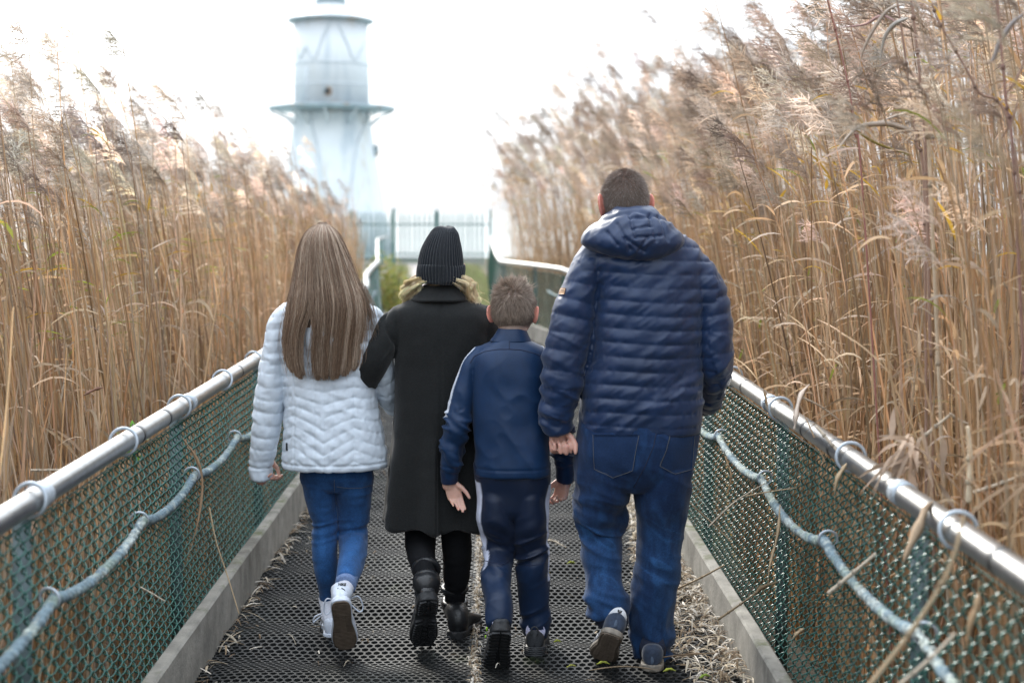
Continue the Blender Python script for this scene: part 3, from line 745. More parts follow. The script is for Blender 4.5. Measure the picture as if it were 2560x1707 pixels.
def reed(r, H, plume=True, leaves=6, green=.15, lean=.25, fluffy=1.):
    b = MB(); base = np.array(STRAW[r.integers(len(STRAW))]) * r.uniform(.8, 1.15)
    n = 9; z = np.linspace(0, 1, n); lx = -lean * z ** 2.2 * H * .5; ly = r.normal() * .10 * z ** 2
    axis = np.stack([lx + .01 * np.sin(z * 9 + r.uniform(0, 6)), ly, z * H], -1)
    rad = np.interp(z, [0, .6, 1], [.0052, .0042, .0018])
    V, q, C = strands(axis[None], rad[None], [base]); 
    C = np.array(C); up_ = np.repeat(z, 3)[:, None]; C = C * (1 - .30 * up_) + np.array((.34, .22, .17)) * .30 * up_
    b.V.append(V); b.F.setdefault(4, []).append(q); b.C.append(C); b.n += len(V)
    pos = lambda t: np.array([np.interp(t, z, axis[:, k]) for k in range(3)])
    for k in range(leaves):
        t = r.uniform(.60, .95); p = pos(t); L = r.uniform(.12, .27); a = r.normal(np.pi, 1.1); d = np.array([math.cos(a), math.sin(a), 0])
        e0 = r.uniform(.2, 1.1); m = 7; s = np.linspace(0, 1, m); drop = r.uniform(.1, .9)
        pts = p + d * (s * L * math.cos(e0))[:, None] + np.array([0, 0, 1.]) * (s * L * math.sin(e0) - drop * L * s ** 2.2)[:, None] + np.array([-.12, 0, 0]) * (s ** 2)[:, None] * L
        w = np.interp(s, [0, .25, .7, 1], [.35, 1, .7, .05]) * r.uniform(.004, .008)
        c = np.array((.30, .34, .06)) * r.uniform(.6, 1.1) if r.random() < green else (np.array((.48, .30, .05)) if r.random() < green * .6 else base * np.array((.85, .82, .85)) * r.uniform(.6, 1.15))
        ribbon(b, pts, w, c, twist=r.uniform(-2.5, 2.5))
    nst = b.n
    if plume:
        pc = np.array(PLUME[r.integers(len(PLUME))]) * r.uniform(.8, 1.2); L = r.uniform(.13, .23); tip0 = axis[-1]
        dirv = np.array([-.55 * (.6 + lean), r.normal() * .15, .75]); dirv /= np.linalg.norm(dirv)
        nb = int(22 * fluffy); segs = []; rr = []; cc = []
        for k in range(nb):
            t = k / nb; p = tip0 + dirv * L * t + np.array([-.10, 0, -.05]) * L * t * t - dirv * .05
            bl = (.095 * (1 - t) ** .7 + .025) * r.uniform(.7, 1.2); a = r.uniform(0, 2 * np.pi)
            d = np.array([math.cos(a) * .55 - .35, math.sin(a) * .55, .0]) + dirv * .95; d /= np.linalg.norm(d)
            s = np.linspace(0, 1, 4)[:, None]; line = p + d * s * bl + np.array([-.25, 0, -.55]) * bl * s ** 2 * .8
            segs.append(line); rr.append(np.array([.0010, .0016, .0015, .0005])); cc.append(pc * r.uniform(.8, 1.2))
            for h in range(4):
                q0 = line[1] + (line[3] - line[1]) * r.random(); dd = d + r.normal(size=3) * .7; e = q0 + dd * r.uniform(.014, .034) + np.array([-.006, 0, -.010])
                segs.append(np.stack([q0, q0 * .6 + e * .4, q0 * .3 + e * .7, e])); rr.append(np.array([.0007, .0016, .0015, .0004])); cc.append(pc * r.uniform(.85, 1.35))
        V, q, C = strands(np.array(segs), np.array(rr), np.array(cc)); b.V.append(V); b.F.setdefault(4, []).append(q + b.n); b.C.append(C); b.n += len(V)
    V, fs = b.arrays(); C = np.concatenate(b.C)
    return V, fs[0] if len(fs) == 1 else np.concatenate(fs), C, nst
def scatter(variants, n_each, posf, tint=.18, seed=0):
    """many copies of a few reeds in one mesh; returns arrays"""
    r = np.random.default_rng(seed); Vs, Fs, Cs = [], [], []; off = 0
    for vi, (V, q, C, nst) in enumerate(variants):
        p, sc, rz = posf(r, n_each); n = len(p)
        if n == 0: continue
        c, s = np.cos(rz)[:, None], np.sin(rz)[:, None]
        lx, ly = r.normal(size=(2, n, 1)) * .055
        W = np.stack([(V[:, 0] * c - V[:, 1] * s) + lx * V[:, 2], (V[:, 0] * s + V[:, 1] * c) + ly * V[:, 2], np.tile(V[:, 2], (n, 1))], -1) * sc[:, None, None] + p[:, None]
        tn = (1 + tint * r.normal(size=(n, 1, 1))).clip(.5, 1.5) * (1 + .02 * r.normal(size=(n, 1, 3)))
        Vs.append(W.reshape(-1, 3).astype(np.float32)); Fs.append((q[None] + (np.arange(n) * len(V))[:, None, None] + off).reshape(-1, 4)); Cs.append((C[None] * tn).reshape(-1, 3)); off += n * len(V)
    return np.concatenate(Vs), np.concatenate(Fs), np.concatenate(Cs)
def bed(side):
    r = np.random.default_rng(300 + side)
    tall = [reed(r, r.uniform(2.15, 2.5), True, r.integers(2, 5), .05 if side < 0 else .09, r.uniform(.1, .35)) for _ in range(14)]
    bare = [reed(r, r.uniform(1.3, 2.0), False, r.integers(0, 3), .03, r.uniform(-.15, .3)) for _ in range(8)]
    stub = [reed(r, r.uniform(.45, 1.15), False, r.integers(0, 2), .0, r.uniform(-.3, .3)) for _ in range(8)]
    f = XL if side < 0 else XR
    edge = lambda y: (np.abs(f(y)) + .22) if side < 0 else f(y) + .22
    def mk(y0, y1, depth, hs, pw=1.6, lo=0., far=False):
        def fn(r, n):
            y = y0 + (y1 - y0) * r.random(n); d = lo + depth * r.random(n) ** pw
            x = side * (edge(y) + d) if side < 0 else edge(y) + d
            # height grows away from the walkway and dips towards the bend
            h = hs(y, d) * r.normal(1, .085, n)
            return np.stack([x, y, np.full(n, -.16)], -1), h, r.normal(0, .55, n)
        return fn
    if side < 0: hs = lambda y, d: np.interp(y, [2, 4.4, 6, 9, 14, 20, 26, 40], [1.16, 1.12, .97, .94, .915, .83, .73, .66]) * np.interp(d, [0, .8, 4], [.88, 1.0, 1.02])
    else: hs = lambda y, d: np.interp(y, [2, 4.5, 7, 12, 17, 24, 40], [1.22, 1.22, 1.18, 1.20, 1.32, 1.40, 1.2]) * np.interp(d, [0, .35, 1.2, 4], [.66, .84, 1.0, 1.06])
    A = [scatter(tall, 62 if side > 0 else 56, mk(2.2, 9, 3.2, hs, 1.3, .12), seed=1), scatter(tall, 80, mk(7, 22, 4.0, hs, 1.4, .1), seed=2), scatter(tall, 32, mk(20, 44, 7, hs, 1.2, .1), seed=3),
         scatter(bare, 520, mk(2.2, 20, 2.4, lambda y, d: 1. + 0 * y, 1.3, .02), seed=4), scatter(stub, 300, mk(2.2, 16, 1.1, lambda y, d: 1. + 0 * y, 1.3, .0), .25, seed=5), scatter(stub, 120, mk(2.2, 7.5, .6, lambda y, d: .95 + 0 * y, 1.2, .0), .25, seed=6)]
    off = 0; Vs, Fs, Cs = [], [], []
    for V, q, C in A: Vs.append(V); Fs.append(q + off); Cs.append(C); off += len(V)
    V = np.concatenate(Vs); q = np.concatenate(Fs); C = np.concatenate(Cs)
    o = link('reed_bed', make_mesh('reed_bed', V, [q], False, C), M_reed, kind='stuff')
    tag(o, 'dense bed of dry straw-coloured reeds with feathery plumes ' + ('behind the left fence' if side < 0 else 'behind the right fence, taller'), 'reeds', 'reed beds beside the walkway')
    return len(q)
nq = [bed(-1), bed(1)]
print('reed quads', nq)
# ================================================================== loose reeds, litter, leaves
def leaf_bits(n, posf, seed, lmin, lmax, wmin, wmax, curl=.10):
    """n short curved dry leaf and stem bits lying about -> arrays"""
    r = np.random.default_rng(seed); p, nz = posf(r, n); L = r.uniform(lmin, lmax, n) ; a = r.uniform(0, np.pi, n); w = r.uniform(wmin, wmax, n)
    K = 5; s = np.linspace(-.5, .5, K); d = np.stack([np.cos(a), np.sin(a), r.normal(0, .16, n)], -1); side = np.stack([-np.sin(a), np.cos(a), r.normal(0, .18, n)], -1)
    bow = r.normal(0, curl, n)
    C0 = p[:, None] + d[:, None] * (L[:, None] * s)[..., None] + side[:, None] * (bow[:, None] * L[:, None] * (s ** 2 - .1))[..., None]
    C0[..., 2] += (np.abs(r.normal(0, .012, n))[:, None] * (1 - 4 * s ** 2) + nz[:, None])
    prof = np.array([.35, .9, 1, .8, .15]); sw = (w[:, None] * prof)[..., None] * side[:, None]
    up = np.array([0, 0, .0012])
    V = np.stack([C0 - sw, C0 + up, C0 + sw], 2)  # n,K,3,3
    b = (np.arange(n) * K * 3)[:, None, None, None]; k = np.arange(K - 1)[None, :, None, None] * 3; j = np.arange(2)[None, None, :, None]
    q = np.concatenate([b + k + j, b + k + j + 1, b + k + 3 + j + 1, b + k + 3 + j], -1).reshape(-1, 4)
    col = np.array([(.50, .43, .33), (.42, .34, .24), (.58, .52, .44), (.26, .19, .12), (.62, .57, .50), (.20, .14, .09)])[r.integers(0, 6, n)] * r.uniform(.6, 1.2, (n, 1))
    return V.reshape(-1, 3), q, np.repeat(col, K * 3, axis=0)
M_litter = mat('dry_leaf', attr=True, rough=.8, noise=(30, .15), trans=.12, spec=.25)
def pos_right(r, n):
    y = 4.2 + 4.8 * r.random(n) ** .8; edge = XR(y) - .165; wdt = np.interp(y, [4.2, 5.3, 6.2, 7.5, 9], [.25, .27, .23, .17, .12]) * (1 + .35 * vnoise(np.stack([y * 2.2, y * 0, y * 0], -1), 250))
    d = r.random(n) ** 1.5 * wdt; z = .016 + .060 * np.clip(1 - d / wdt, 0, 1) * r.random(n)
    return np.stack([edge - d, y, z], -1), np.zeros(n)
V, q, C = leaf_bits(3400, pos_right, 41, .02, .10, .0012, .005); C = C * 1.15
o = link('reed_litter', make_mesh('reed_litter', V, [q], False, C), M_litter, kind='stuff'); tag(o, 'heap of pale dry reed litter against the right kerb', 'reed litter')
def pos_seam(r, n):
    y = 4.3 + 8 * r.random(n) ** 1.3; return np.stack([-.075 + r.normal(0, .009, n), y, .004 + .016 * r.random(n)], -1), np.zeros(n)
V, q, C = leaf_bits(1500, pos_seam, 42, .012, .045, .0015, .004)
o = link('reed_litter', make_mesh('reed_litter', V, [q], False, C * 1.1), M_litter, kind='stuff'); tag(o, 'narrow line of pale reed bits caught in the seam between the two mats', 'reed litter')
def pos_left(r, n):
    y = 3.9 + 7 * r.random(n); return np.stack([XL(y) + .125 + np.abs(r.normal(0, .022, n)), y, .008 + .02 * r.random(n)], -1), np.zeros(n)
V, q, C = leaf_bits(330, pos_left, 43, .03, .12, .002, .005)
o = link('reed_litter', make_mesh('reed_litter', V, [q], False, C), M_litter, kind='stuff'); tag(o, 'thin trail of dry reed bits along the foot of the left kerb', 'reed litter')
def pos_all(r, n):
    y = 4.2 + 10 * r.random(n); x = r.uniform(-1., .85, n); return np.stack([x, y, np.full(n, .03)], -1), np.zeros(n)
V, q, C = leaf_bits(300, pos_all, 44, .015, .06, .0015, .004)
o = link('reed_litter', make_mesh('reed_litter', V, [q], False, C), M_litter, kind='stuff'); tag(o, 'small scattered bits of straw lying all over the black mat', 'reed litter')

def one_leaf(name, pts, w, col, label, cat, grp=None, twist=1., mt_=None, stem=None, prof=(.3, 1, .9, .05)):
    """one dry leaf (or a stem with a leaf); pts are world points"""
    P_ = cr(np.array(pts), 8); n = len(P_); s = np.linspace(0, 1, n)
    b = MB()
    if stem:
        V, f = sweep(P_, np.linspace(stem, stem * .7, n), None, 7, (0, 1, .2), 2, (1, 1)); b.add(V, f, col)
        # nodes on the stem
        for t in (.3, .62):
            k = int(t * (n - 1)); V, f = ellipsoid(P_[k], (stem * 1.35,) * 3, None, 8, 6); b.add(V, f, np.array(col) * .6)
    else:
        ww = np.interp(s, [0, .25, .7, 1], prof) * w * .55 * (1 + .25 * np.sin(s * 17 + w * 900)); P_ = P_ + np.stack([np.sin(s * 7 + w * 500), np.cos(s * 6 + w * 300), np.sin(s * 5)], -1) * min(.006, .02 * np.linalg.norm(P_[-1] - P_[0]))
        t = np.gradient(P_, axis=0); t /= np.linalg.norm(t, axis=1)[:, None]; a = np.cross(t, (0.15, 1, .1)); a /= np.linalg.norm(a, axis=1)[:, None] + 1e-9; c = np.cross(t, a)
        an = twist * s[:, None]; sd = a * np.cos(an) + c * np.sin(an); nn = np.cross(t, sd)
        rings = np.stack([P_ - sd * ww[:, None], P_ + nn * (ww * .25 + .0008)[:, None], P_ + sd * ww[:, None], P_ + nn * (ww * .25 - .0004)[:, None]], 1)
        V, f = ring_mesh(rings); b.add(V, f, np.array(col))
    V, fs = b.arrays(); C = np.concatenate(b.C); org = V.mean(0) * np.array([1, 1, 0]) + np.array([0, 0, V[:, 2].min()])
    o = link(name, make_mesh(name, V - org, fs, True, C), mt_ or M_litter); o.location = org
    return tag(o, label, cat, grp)
c_tan = (.40, .30, .19); c_pale = (.56, .48, .38); c_dk = (.28, .19, .11)
def d6(*pts): return [PR(6, x, y, Y) for x, y, Y in pts]
def d5(*pts): return [PR(5, x, y, Y) for x, y, Y in pts]
gL = 'loose dry reeds poking through the right fence'
one_leaf('dry_reed', d6((285, 1257, 4.75), (380, 1192, 4.6), (468, 1128, 4.45)), 0, c_tan, 'broken reed stem leaning across the top of the right kerb', 'reed stem', gL, stem=.0042)
one_leaf('reed_leaf', d6((455, 1135, 4.44), (520, 1095, 4.4), (585, 1062, 4.36)), .016, c_tan, 'brown leaf at the tip of the stem over the right kerb', 'reed leaf', gL)
one_leaf('dry_reed', d6((822, 1128, 3.75), (930, 1040, 3.7), (1045, 942, 3.65)), 0, c_pale, 'short pale reed stick jutting through the mesh below the lichen rope', 'reed stem', gL, stem=.006)
one_leaf('dry_reed', d6((1000, 1600, 2.75), (1235, 1295, 2.72), (1400, 1020, 2.7), (1475, 765, 2.7)), 0, c_tan, 'long blurred reed stem bending up past the near end of the right rail', 'reed stem', gL, stem=.0055)
one_leaf('dry_reed', d6((1165, 1575, 2.8), (1300, 1460, 2.76), (1430, 1330, 2.74)), 0, c_pale, 'blurred straight reed stick in the bottom right corner of the fence', 'reed stem', gL, stem=.0045)
one_leaf('dry_reed', d6((238, 805, 5.05), (360, 690, 5.05), (505, 600, 5.03)), 0, c_pale, 'thin pale stem slanting over the mesh beside the man\'s pocket', 'reed stem', gL, stem=.0028)
one_leaf('reed_leaf', d6((590, 700, 4.55), (568, 830, 4.5), (545, 960, 4.48), (528, 1090, 4.46)), .010, c_tan, 'long narrow leaf hanging straight down the middle of the right mesh', 'reed leaf', gL)
one_leaf('reed_leaf', d6((722, 118, 4.52), (690, 180, 4.46), (655, 270, 4.42), (650, 335, 4.42)), .017, (.60, .50, .42), 'broad pale leaf flopped over the right rail between two rings', 'reed leaf', gL, prof=(.15, .8, 1, .5))
one_leaf('reed_leaf', d6((505, 140, 4.85), (512, 185, 4.8), (530, 240, 4.78)), .010, c_dk, 'small brown leaf curled over the rail near the far ring', 'reed leaf', gL)
one_leaf('dry_reed', d6((762, 325, 4.25), (830, 405, 4.22), (888, 475, 4.2)), 0, c_pale, 'stiff straw stub slanting just under the right rail', 'reed stem', gL, stem=.005)
one_leaf('reed_leaf', d6((905, 500, 4.05), (868, 570, 4.0), (842, 650, 4.0)), .013, c_tan, 'tan leaf dangling below the right rail beside its ring', 'reed leaf', gL)
one_leaf('reed_leaf', d6((1040, 510, 3.85), (1065, 565, 3.8), (1095, 635, 3.8)), .016, c_pale, 'pale leaf hanging below the rail nearest the dry tuft', 'reed leaf', gL)
one_leaf('reed_leaf', d6((1330, 690, 3.35), (1275, 770, 3.28), (1215, 880, 3.25), (1190, 985, 3.25)), .020, (.34, .25, .17), 'large brown leaf hanging from the near part of the right rail', 'reed leaf', gL, prof=(.3, 1, 1, .1))
one_leaf('reed_leaf', d6((700, 1302, 4.2), (672, 1322, 4.2), (640, 1352, 4.2)), .011, c_tan, 'short tan leaf stuck in the right mesh low down', 'reed leaf', gL)
one_leaf('reed_leaf', d6((1550, 1125, 2.75), (1525, 1240, 2.72), (1480, 1410, 2.72)), .012, c_dk, 'dark blurred leaf hanging in the mesh at the right edge', 'reed leaf', gL)
one_leaf('dry_reed', d6((318, 470, 5.0), (345, 560, 4.96), (330, 640, 4.95)), 0, c_dk, 'dark kinked reed stalk caught on the rope by the man', 'reed stem', gL, stem=.0035)
one_leaf('dry_reed', d6((140, 690, 5.4), (230, 770, 5.36), (345, 880, 5.3)), 0, c_tan, 'reed stalk slanting down behind the man\'s thigh', 'reed stem', gL, stem=.003)
one_leaf('dry_reed', d6((420, 660, 4.85), (520, 640, 4.8), (660, 620, 4.76)), 0, c_tan, 'thin stalk lying across the rope ring on the right mesh', 'reed stem', gL, stem=.0026)
one_leaf('dry_reed', [PR(6, 88, 1108, 5.3), PR(6, 190, 1060, 5.15), PR(6, 312, 995, 4.98)], 0, c_tan, 'reed stick sticking out of the litter over the right kerb', 'reed stem', gL, stem=.0042)
gR = 'bent reeds leaning over the right rail'
one_leaf('dry_reed', d6((690, 180, 4.6), (780, 225, 4.7), (870, 290, 4.75)), 0, c_pale, 'pale reed stem lying along the far side of the right rail', 'reed stem', gR, stem=.0035)
one_leaf('dry_reed', d6((1255, 395, 4.0), (1330, 330, 4.0), (1415, 262, 4.0)), 0, c_pale, 'bent straw stem rising from the dry tuft on the rail', 'reed stem', gR, stem=.0055)
one_leaf('dry_reed', d6((1410, 262, 4.0), (1450, 290, 4.0), (1500, 310, 4.0)), 0, c_pale, 'folded tip of the bent straw stem above the right rail', 'reed stem', gR, stem=.0045)
one_leaf('dry_reed', d6((1500, 680, 3.5), (1508, 500, 3.5), (1495, 330, 3.52)), 0, (.62, .52, .38), 'thick straight straw stem standing behind the near right ring', 'reed stem', gR, stem=.0085)
one_leaf('dry_reed', d6((1530, 640, 3.6), (1650, 600, 3.6), (1768, 555, 3.6)), 0, c_pale, 'straw stem slanting across the stubble at the right edge', 'reed stem', gR, stem=.005)
# tuft of withered leaves draped over the rail
tb = MB(); r_ = np.random.default_rng(77); top_ = PR(6, 1215, 440, 3.72)
for k in range(34):
    a = r_.normal(size=3); p0 = top_ + a * np.array([.03, .05, .03]); L = r_.uniform(.06, .17); d = np.array([r_.normal(-.25, .7), r_.normal(-.1, .6), r_.normal(-.35, .7)]); d /= np.linalg.norm(d)
    s = np.linspace(0, 1, 7)[:, None]; pts = p0 + d * s * L + np.array([0, 0, -.06]) * s ** 2; ribbon(tb, pts, np.interp(s[:, 0], [0, .3, 1], [.4, 1, .1]) * r_.uniform(.005, .012), np.array((.42, .31, .23)) * r_.uniform(.6, 1.25), twist=r_.uniform(-3, 3))
tf = tb.build('leaf_tuft', M_litter); tag(tf, 'tangled tuft of withered leaves draped over the right rail', 'leaf tuft')
gA = 'loose dry reeds on the left fence'
one_leaf('reed_leaf', d5((800, 512, 4.75), (845, 610, 4.75), (870, 730, 4.75), (855, 900, 4.73), (800, 1062, 4.72)), .011, (.36, .24, .15), 'long brown leaf hanging down in front of the left mesh', 'reed leaf', gA)
one_leaf('dry_reed', [PR(5, 905, 815, 4.98), PR(5, 935, 960, 4.94), PR(5, 985, 1110, 4.9), PR(5, 1032, 1265, 4.85)], 0, c_tan, 'thin reed stem leaning from the left mesh over the kerb to the mat', 'reed stem', gA, stem=.0028)
one_leaf('dry_reed', d5((608, 1153, 4.35), (660, 1182, 4.35), (712, 1213, 4.35)), 0, c_pale, 'short straw caught low in the left mesh', 'reed stem', gA, stem=.0025)
one_leaf('reed_leaf', d5((450, 292, 4.95), (400, 305, 4.98), (345, 332, 5.0)), .010, (.26, .15, .11), 'dark reddish leaf lying over the stubble behind the left rail', 'reed leaf', gA)
one_leaf('dry_reed', d5((312, 182, 5.4), (280, 260, 5.4), (262, 352, 5.4)), 0, c_pale, 'snapped pale stem bent over in the left reed stubble', 'reed stem', gA, stem=.004)
one_leaf('dry_reed', d5((135, 648, 4.2), (200, 648, 4.2), (275, 645, 4.2)), 0, c_pale, 'straw lying flat behind the near left rail', 'reed stem', gA, stem=.0035)
# fallen leaves on the mat
gF = 'fallen leaves on the mat'
def fallen(zx, zy, L, w, col, label, a=.3):
    p = G(*S(4, zx, zy), .034); d = np.array([math.cos(a), math.sin(a), 0]) * L / 2
    one_leaf('fallen_leaf', [p - d, p + np.array([0, 0, .006]), p + d], w, col, label, 'leaf', gF, twist=.3)
ylw = (.42, .46, .08)
fallen(905, 853, .045, .010, ylw, 'yellow-green leaf on the mat right of the boy\'s right knee', .2)
fallen(768, 918, .03, .008, (.5, .42, .08), 'yellow leaf on the mat beside the boy\'s right calf', .9)
fallen(822, 1322, .03, .009, ylw, 'yellow-green leaf on the mat right of the boy\'s planted shoe', 0)
fallen(1095, 1452, .05, .010, ylw, 'lime leaf on the mat below the man\'s lifted shoe', .1)
fallen(905, 1470, .04, .008, (.40, .40, .10), 'dull yellow leaf on the mat left of the man\'s lifted shoe', .3)
fallen(1490, 1494, .05, .011, ylw, 'bright green leaf on the mat just right of the man\'s planted shoe', .2)
fallen(1700, 1530, .05, .012, (.30, .42, .07), 'green leaf by the litter in front of the right kerb', .5)
fallen(810, 735, .17, .012, c_pale, 'long pale reed leaf lying on the mat between boy and man', -.9)
fallen(1225, 1484, .26, .007, (.24, .18, .12), 'long brown reed leaf lying across the mat between the man\'s feet', .08)
fallen(1650, 1408, .42, .007, (.24, .17, .11), 'long dark reed leaf lying on top of the litter by the man\'s foot', .22)
# small green plant behind the left rail
pb = MB(); pc = PR(5, 575, 485, 4.92)
gp = thing('green_plant', (pc[0], pc[1], pc[2] - .85), 'small bright green leafy plant behind the left rail', 'plant')
st_ = MB(); st_.add(*sweep(cr([pc + np.array([.03, 0, -.95]), pc + np.array([.01, 0, -.4]), pc + np.array([0, 0, .03])], 5), .004, None, 7)); st_.build('stem', mat('green_stem', (.06, .08, .03), .6), gp)
M_leafg = mat('fresh_leaf', (.13, .34, .035), .5, noise=(40, .25), trans=.35)
for k in range(13):
    r_ = np.random.default_rng(90 + k); a = r_.uniform(0, 6.28); e = r_.uniform(.4, 1.3); d = np.array([math.cos(a) * math.cos(e) * 1.1, math.sin(a) * math.cos(e) * .6, math.sin(e)]); p0 = pc + np.array([0, 0, r_.uniform(-.13, .03)]); L = r_.uniform(.06, .11); s = np.linspace(0, 1, 6)[:, None]
    lb = MB(); ribbon(lb, p0 + d * s * L + np.array([0, 0, -.03]) * s ** 2, np.interp(s[:, 0], [0, .4, 1], [.15, 1, .05]) * .010, (1, 1, 1), twist=r_.uniform(-1, 1)); lb.C = []
    lb.build('leaf', M_leafg, gp)
# green stuff at the far end
M_grass = mat('green_grass', attr=True, rough=.8, trans=.3)
def grass(n, xf, seed, label, hmax, cols):
    r = np.random.default_rng(seed); y = 22.5 + 21 * r.random(n); x = xf(r, y, n); h = hmax * r.uniform(.35, 1, n); a = r.uniform(0, 6.28, n)
    K = np.linspace(0, 1, 4)[None, :, None]; base_ = np.stack([x, y, np.full(n, -.12)], -1); d = np.stack([np.cos(a) * .35, np.sin(a) * .35, np.ones(n)], -1)
    Pt = base_[:, None] + d[:, None] * h[:, None, None] * K + np.stack([np.cos(a), np.sin(a), -.4 * np.ones(n)], -1)[:, None] * (h[:, None, None] * .35 * K ** 2)
    C = np.array(cols)[r.integers(0, len(cols), n)] * r.uniform(.7, 1.2, (n, 1)); V, q, CC = strands(Pt, np.linspace(1, .2, 4)[None] * np.full((n, 1), .011), C)
    o = link('grass', make_mesh('grass', V, [q], True, CC), M_grass, kind='stuff'); tag(o, label, 'grass')
GC = [(.27, .35, .12), (.33, .38, .16), (.42, .42, .22), (.40, .34, .20)]
grass(8000, lambda r, y, n: r.uniform(-.45, .05, n) - (y - 22) * .050 + .25 * r.normal(size=n) * .3 + .35, 51, 'bright green grass on the verge right of the far path', .27, GC)
grass(4000, lambda r, y, n: -1.5 - (y - 22) * .065 + r.normal(size=n) * .12, 52, 'green grass on the verge left of the far path', .25, GC)
def bush(c, rad, label, seed, cols, n=2600):
    r = np.random.default_rng(seed); root = thing('bush', (c[0], c[1], -.1), label, 'bush')
    tb = MB()
    for k in range(7):
        a = r.uniform(0, 6.28); e = c + np.array([math.cos(a) * rad[0] * .7, math.sin(a) * rad[1] * .7, rad[2] * r.uniform(.1, .7)]); b0 = np.array([c[0], c[1], -.12]); tb.add(*sweep(cr([b0, (b0 + e) / 2 + r.normal(size=3) * .06, e], 4), np.linspace(.018, .006, 9), None, 6))
    tb.build('branch', mat('twig', (.10, .075, .05), .9), root)
    U = r.normal(size=(n, 3)); U /= np.linalg.norm(U, axis=1)[:, None]; rr = r.random(n) ** .45; lump = 1 + .28 * vnoise(U * 2.3, seed)
    p = c + U * rr[:, None] * lump[:, None] * np.array(rad); d = U * .6 + r.normal(size=(n, 3)) * .6; d /= np.linalg.norm(d, axis=1)[:, None]; s = np.cross(d, r.normal(size=(n, 3))); s /= np.linalg.norm(s, axis=1)[:, None]
    L = r.uniform(.03, .07, n)[:, None]; V = np.stack([p, p + d * L * .5 + s * L * .28, p + d * L, p + d * L * .5 - s * L * .28], 1).reshape(-1, 3); q = np.arange(n * 4).reshape(-1, 4)
    C = np.array(cols)[r.integers(0, len(cols), n)] * r.uniform(.7, 1.25, (n, 1)); link('foliage', make_mesh('foliage', V, [q], False, np.repeat(C, 4, axis=0)), M_grass, root)
bc = P(*[v * 1.0884 for v in (893, 655)], 21.); bush(np.array([bc[0] - .12, 21.3, .42]), (.42, .5, .58), 'yellow-green bush left of the far path beside the left rail', 61, [(.26, .32, .07), (.38, .36, .09), (.17, .22, .05), (.42, .32, .09)])

# a few tall reeds standing close behind the right rail
def tall_reed(label, pts, base, Y, r, col, leaves, grp='tall near reeds by the right rail'):
    root = thing('tall_reed', (base[0], base[1], -.12), label, 'reed', grp)
    W = [np.array([base[0], base[1], -.12])] + [P(x, y, Y) for x, y in pts]; A = cr(np.array(W), 10); n = len(A)
    b = MB(); V, f = sweep(A, np.linspace(r, r * .6, n), None, 8, (0, 1, .1), 2, (1, 1)); b.add(V, f, np.array(col))
    for t in np.linspace(.12, .9, 7):
        k = int(t * (n - 1)); V, f = ellipsoid(A[k], (r * 1.35, r * 1.35, r * 1.6), None, 8, 6); b.add(V, f, np.array(col) * .6)
    b.build('stem', M_litter, root)
    for lp_, w, lc, dy in leaves:
        LB = MB(); Lp = cr(np.array([P(x, y, Y + dy * k / (len(lp_) - 1)) for k, (x, y) in enumerate(lp_)]), 7); s = np.linspace(0, 1, len(Lp)); t = np.gradient(Lp, axis=0); t /= np.linalg.norm(t, axis=1)[:, None]
        a = np.cross(t, (.1, 1, .15)); a /= np.linalg.norm(a, axis=1)[:, None]; nn = np.cross(t, a); an = (.35 * np.sin(s * 2.4 + w * 300) + .5)[:, None]; sd = a * np.cos(an) + nn * np.sin(an); nr = np.cross(t, sd); ww = np.interp(s, [0, .12, .45, .8, 1], [.35, .8, 1, .55, .03])[:, None] * w * .62
        V, f = ring_mesh(np.stack([Lp - sd * ww, Lp + nr * (ww * .12 + .0005), Lp + sd * ww, Lp + nr * (ww * .12 - .0004)], 1)); LB.add(V, f, np.array(lc)); LB.build('leaf', M_litter, root)
brn = (.33, .22, .17); gry = (.44, .37, .31)
tall_reed('thin reddish reed leaning alone against the sky, left of the dark reed cluster', [(2158, 500), (2138, 335), (2119, 204), (2065, -20)], (1.32, 4.5), 4.5, .0035, (.36, .17, .14), [([(2135, 322), (2190, 358), (2288, 392)], .008, (.36, .30, .10), .1)])
tall_reed('thick straight reed with a broad grey leaf folded to its left', [(2318, 520), (2300, 204), (2276, -20)], (1.36, 4.2), 4.2, .0060, brn, [([(2288, 330), (2230, 312), (2195, 310), (2140, 322), (2085, 385)], .014, gry, -.15), ([(2270, 45), (2235, 62), (2210, 100), (2199, 168)], .011, (.45, .42, .38), .1), ([(2290, 275), (2240, 290), (2190, 308)], .007, gry, .1)])
tall_reed('brown reed curving just left of the thick straight reed, leaf drooping left', [(2312, 560), (2290, 350), (2266, 160), (2240, -20)], (1.36, 4.32), 4.32, .0048, brn, [([(2250, 60), (2205, 40), (2160, 62), (2090, 70)], .008, (.38, .24, .22), .15), ([(2262, 162), (2230, 155), (2195, 170)], .006, brn, .1), ([(2262, 10), (2215, 30), (2165, 110), (2147, 170)], .009, gry, .1)])
tall_reed('pale reed with a white bent sheath rising beside the thick straight reed', [(2330, 540), (2318, 330), (2308, 232)], (1.37, 4.05), 4.05, .0062, (.55, .44, .32), [([(2310, 230), (2318, 240), (2306, 262), (2294, 300)], .009, (.62, .58, .54), .02)])
tall_reed('long brown reed slanting from upper left to lower right at the right edge', [(2550, 480), (2438, 217), (2352, 64), (2330, 10)], (1.62, 3.9), 3.9, .0045, brn, [([(2502, 351), (2530, 300), (2548, 240)], .007, brn, .05)])
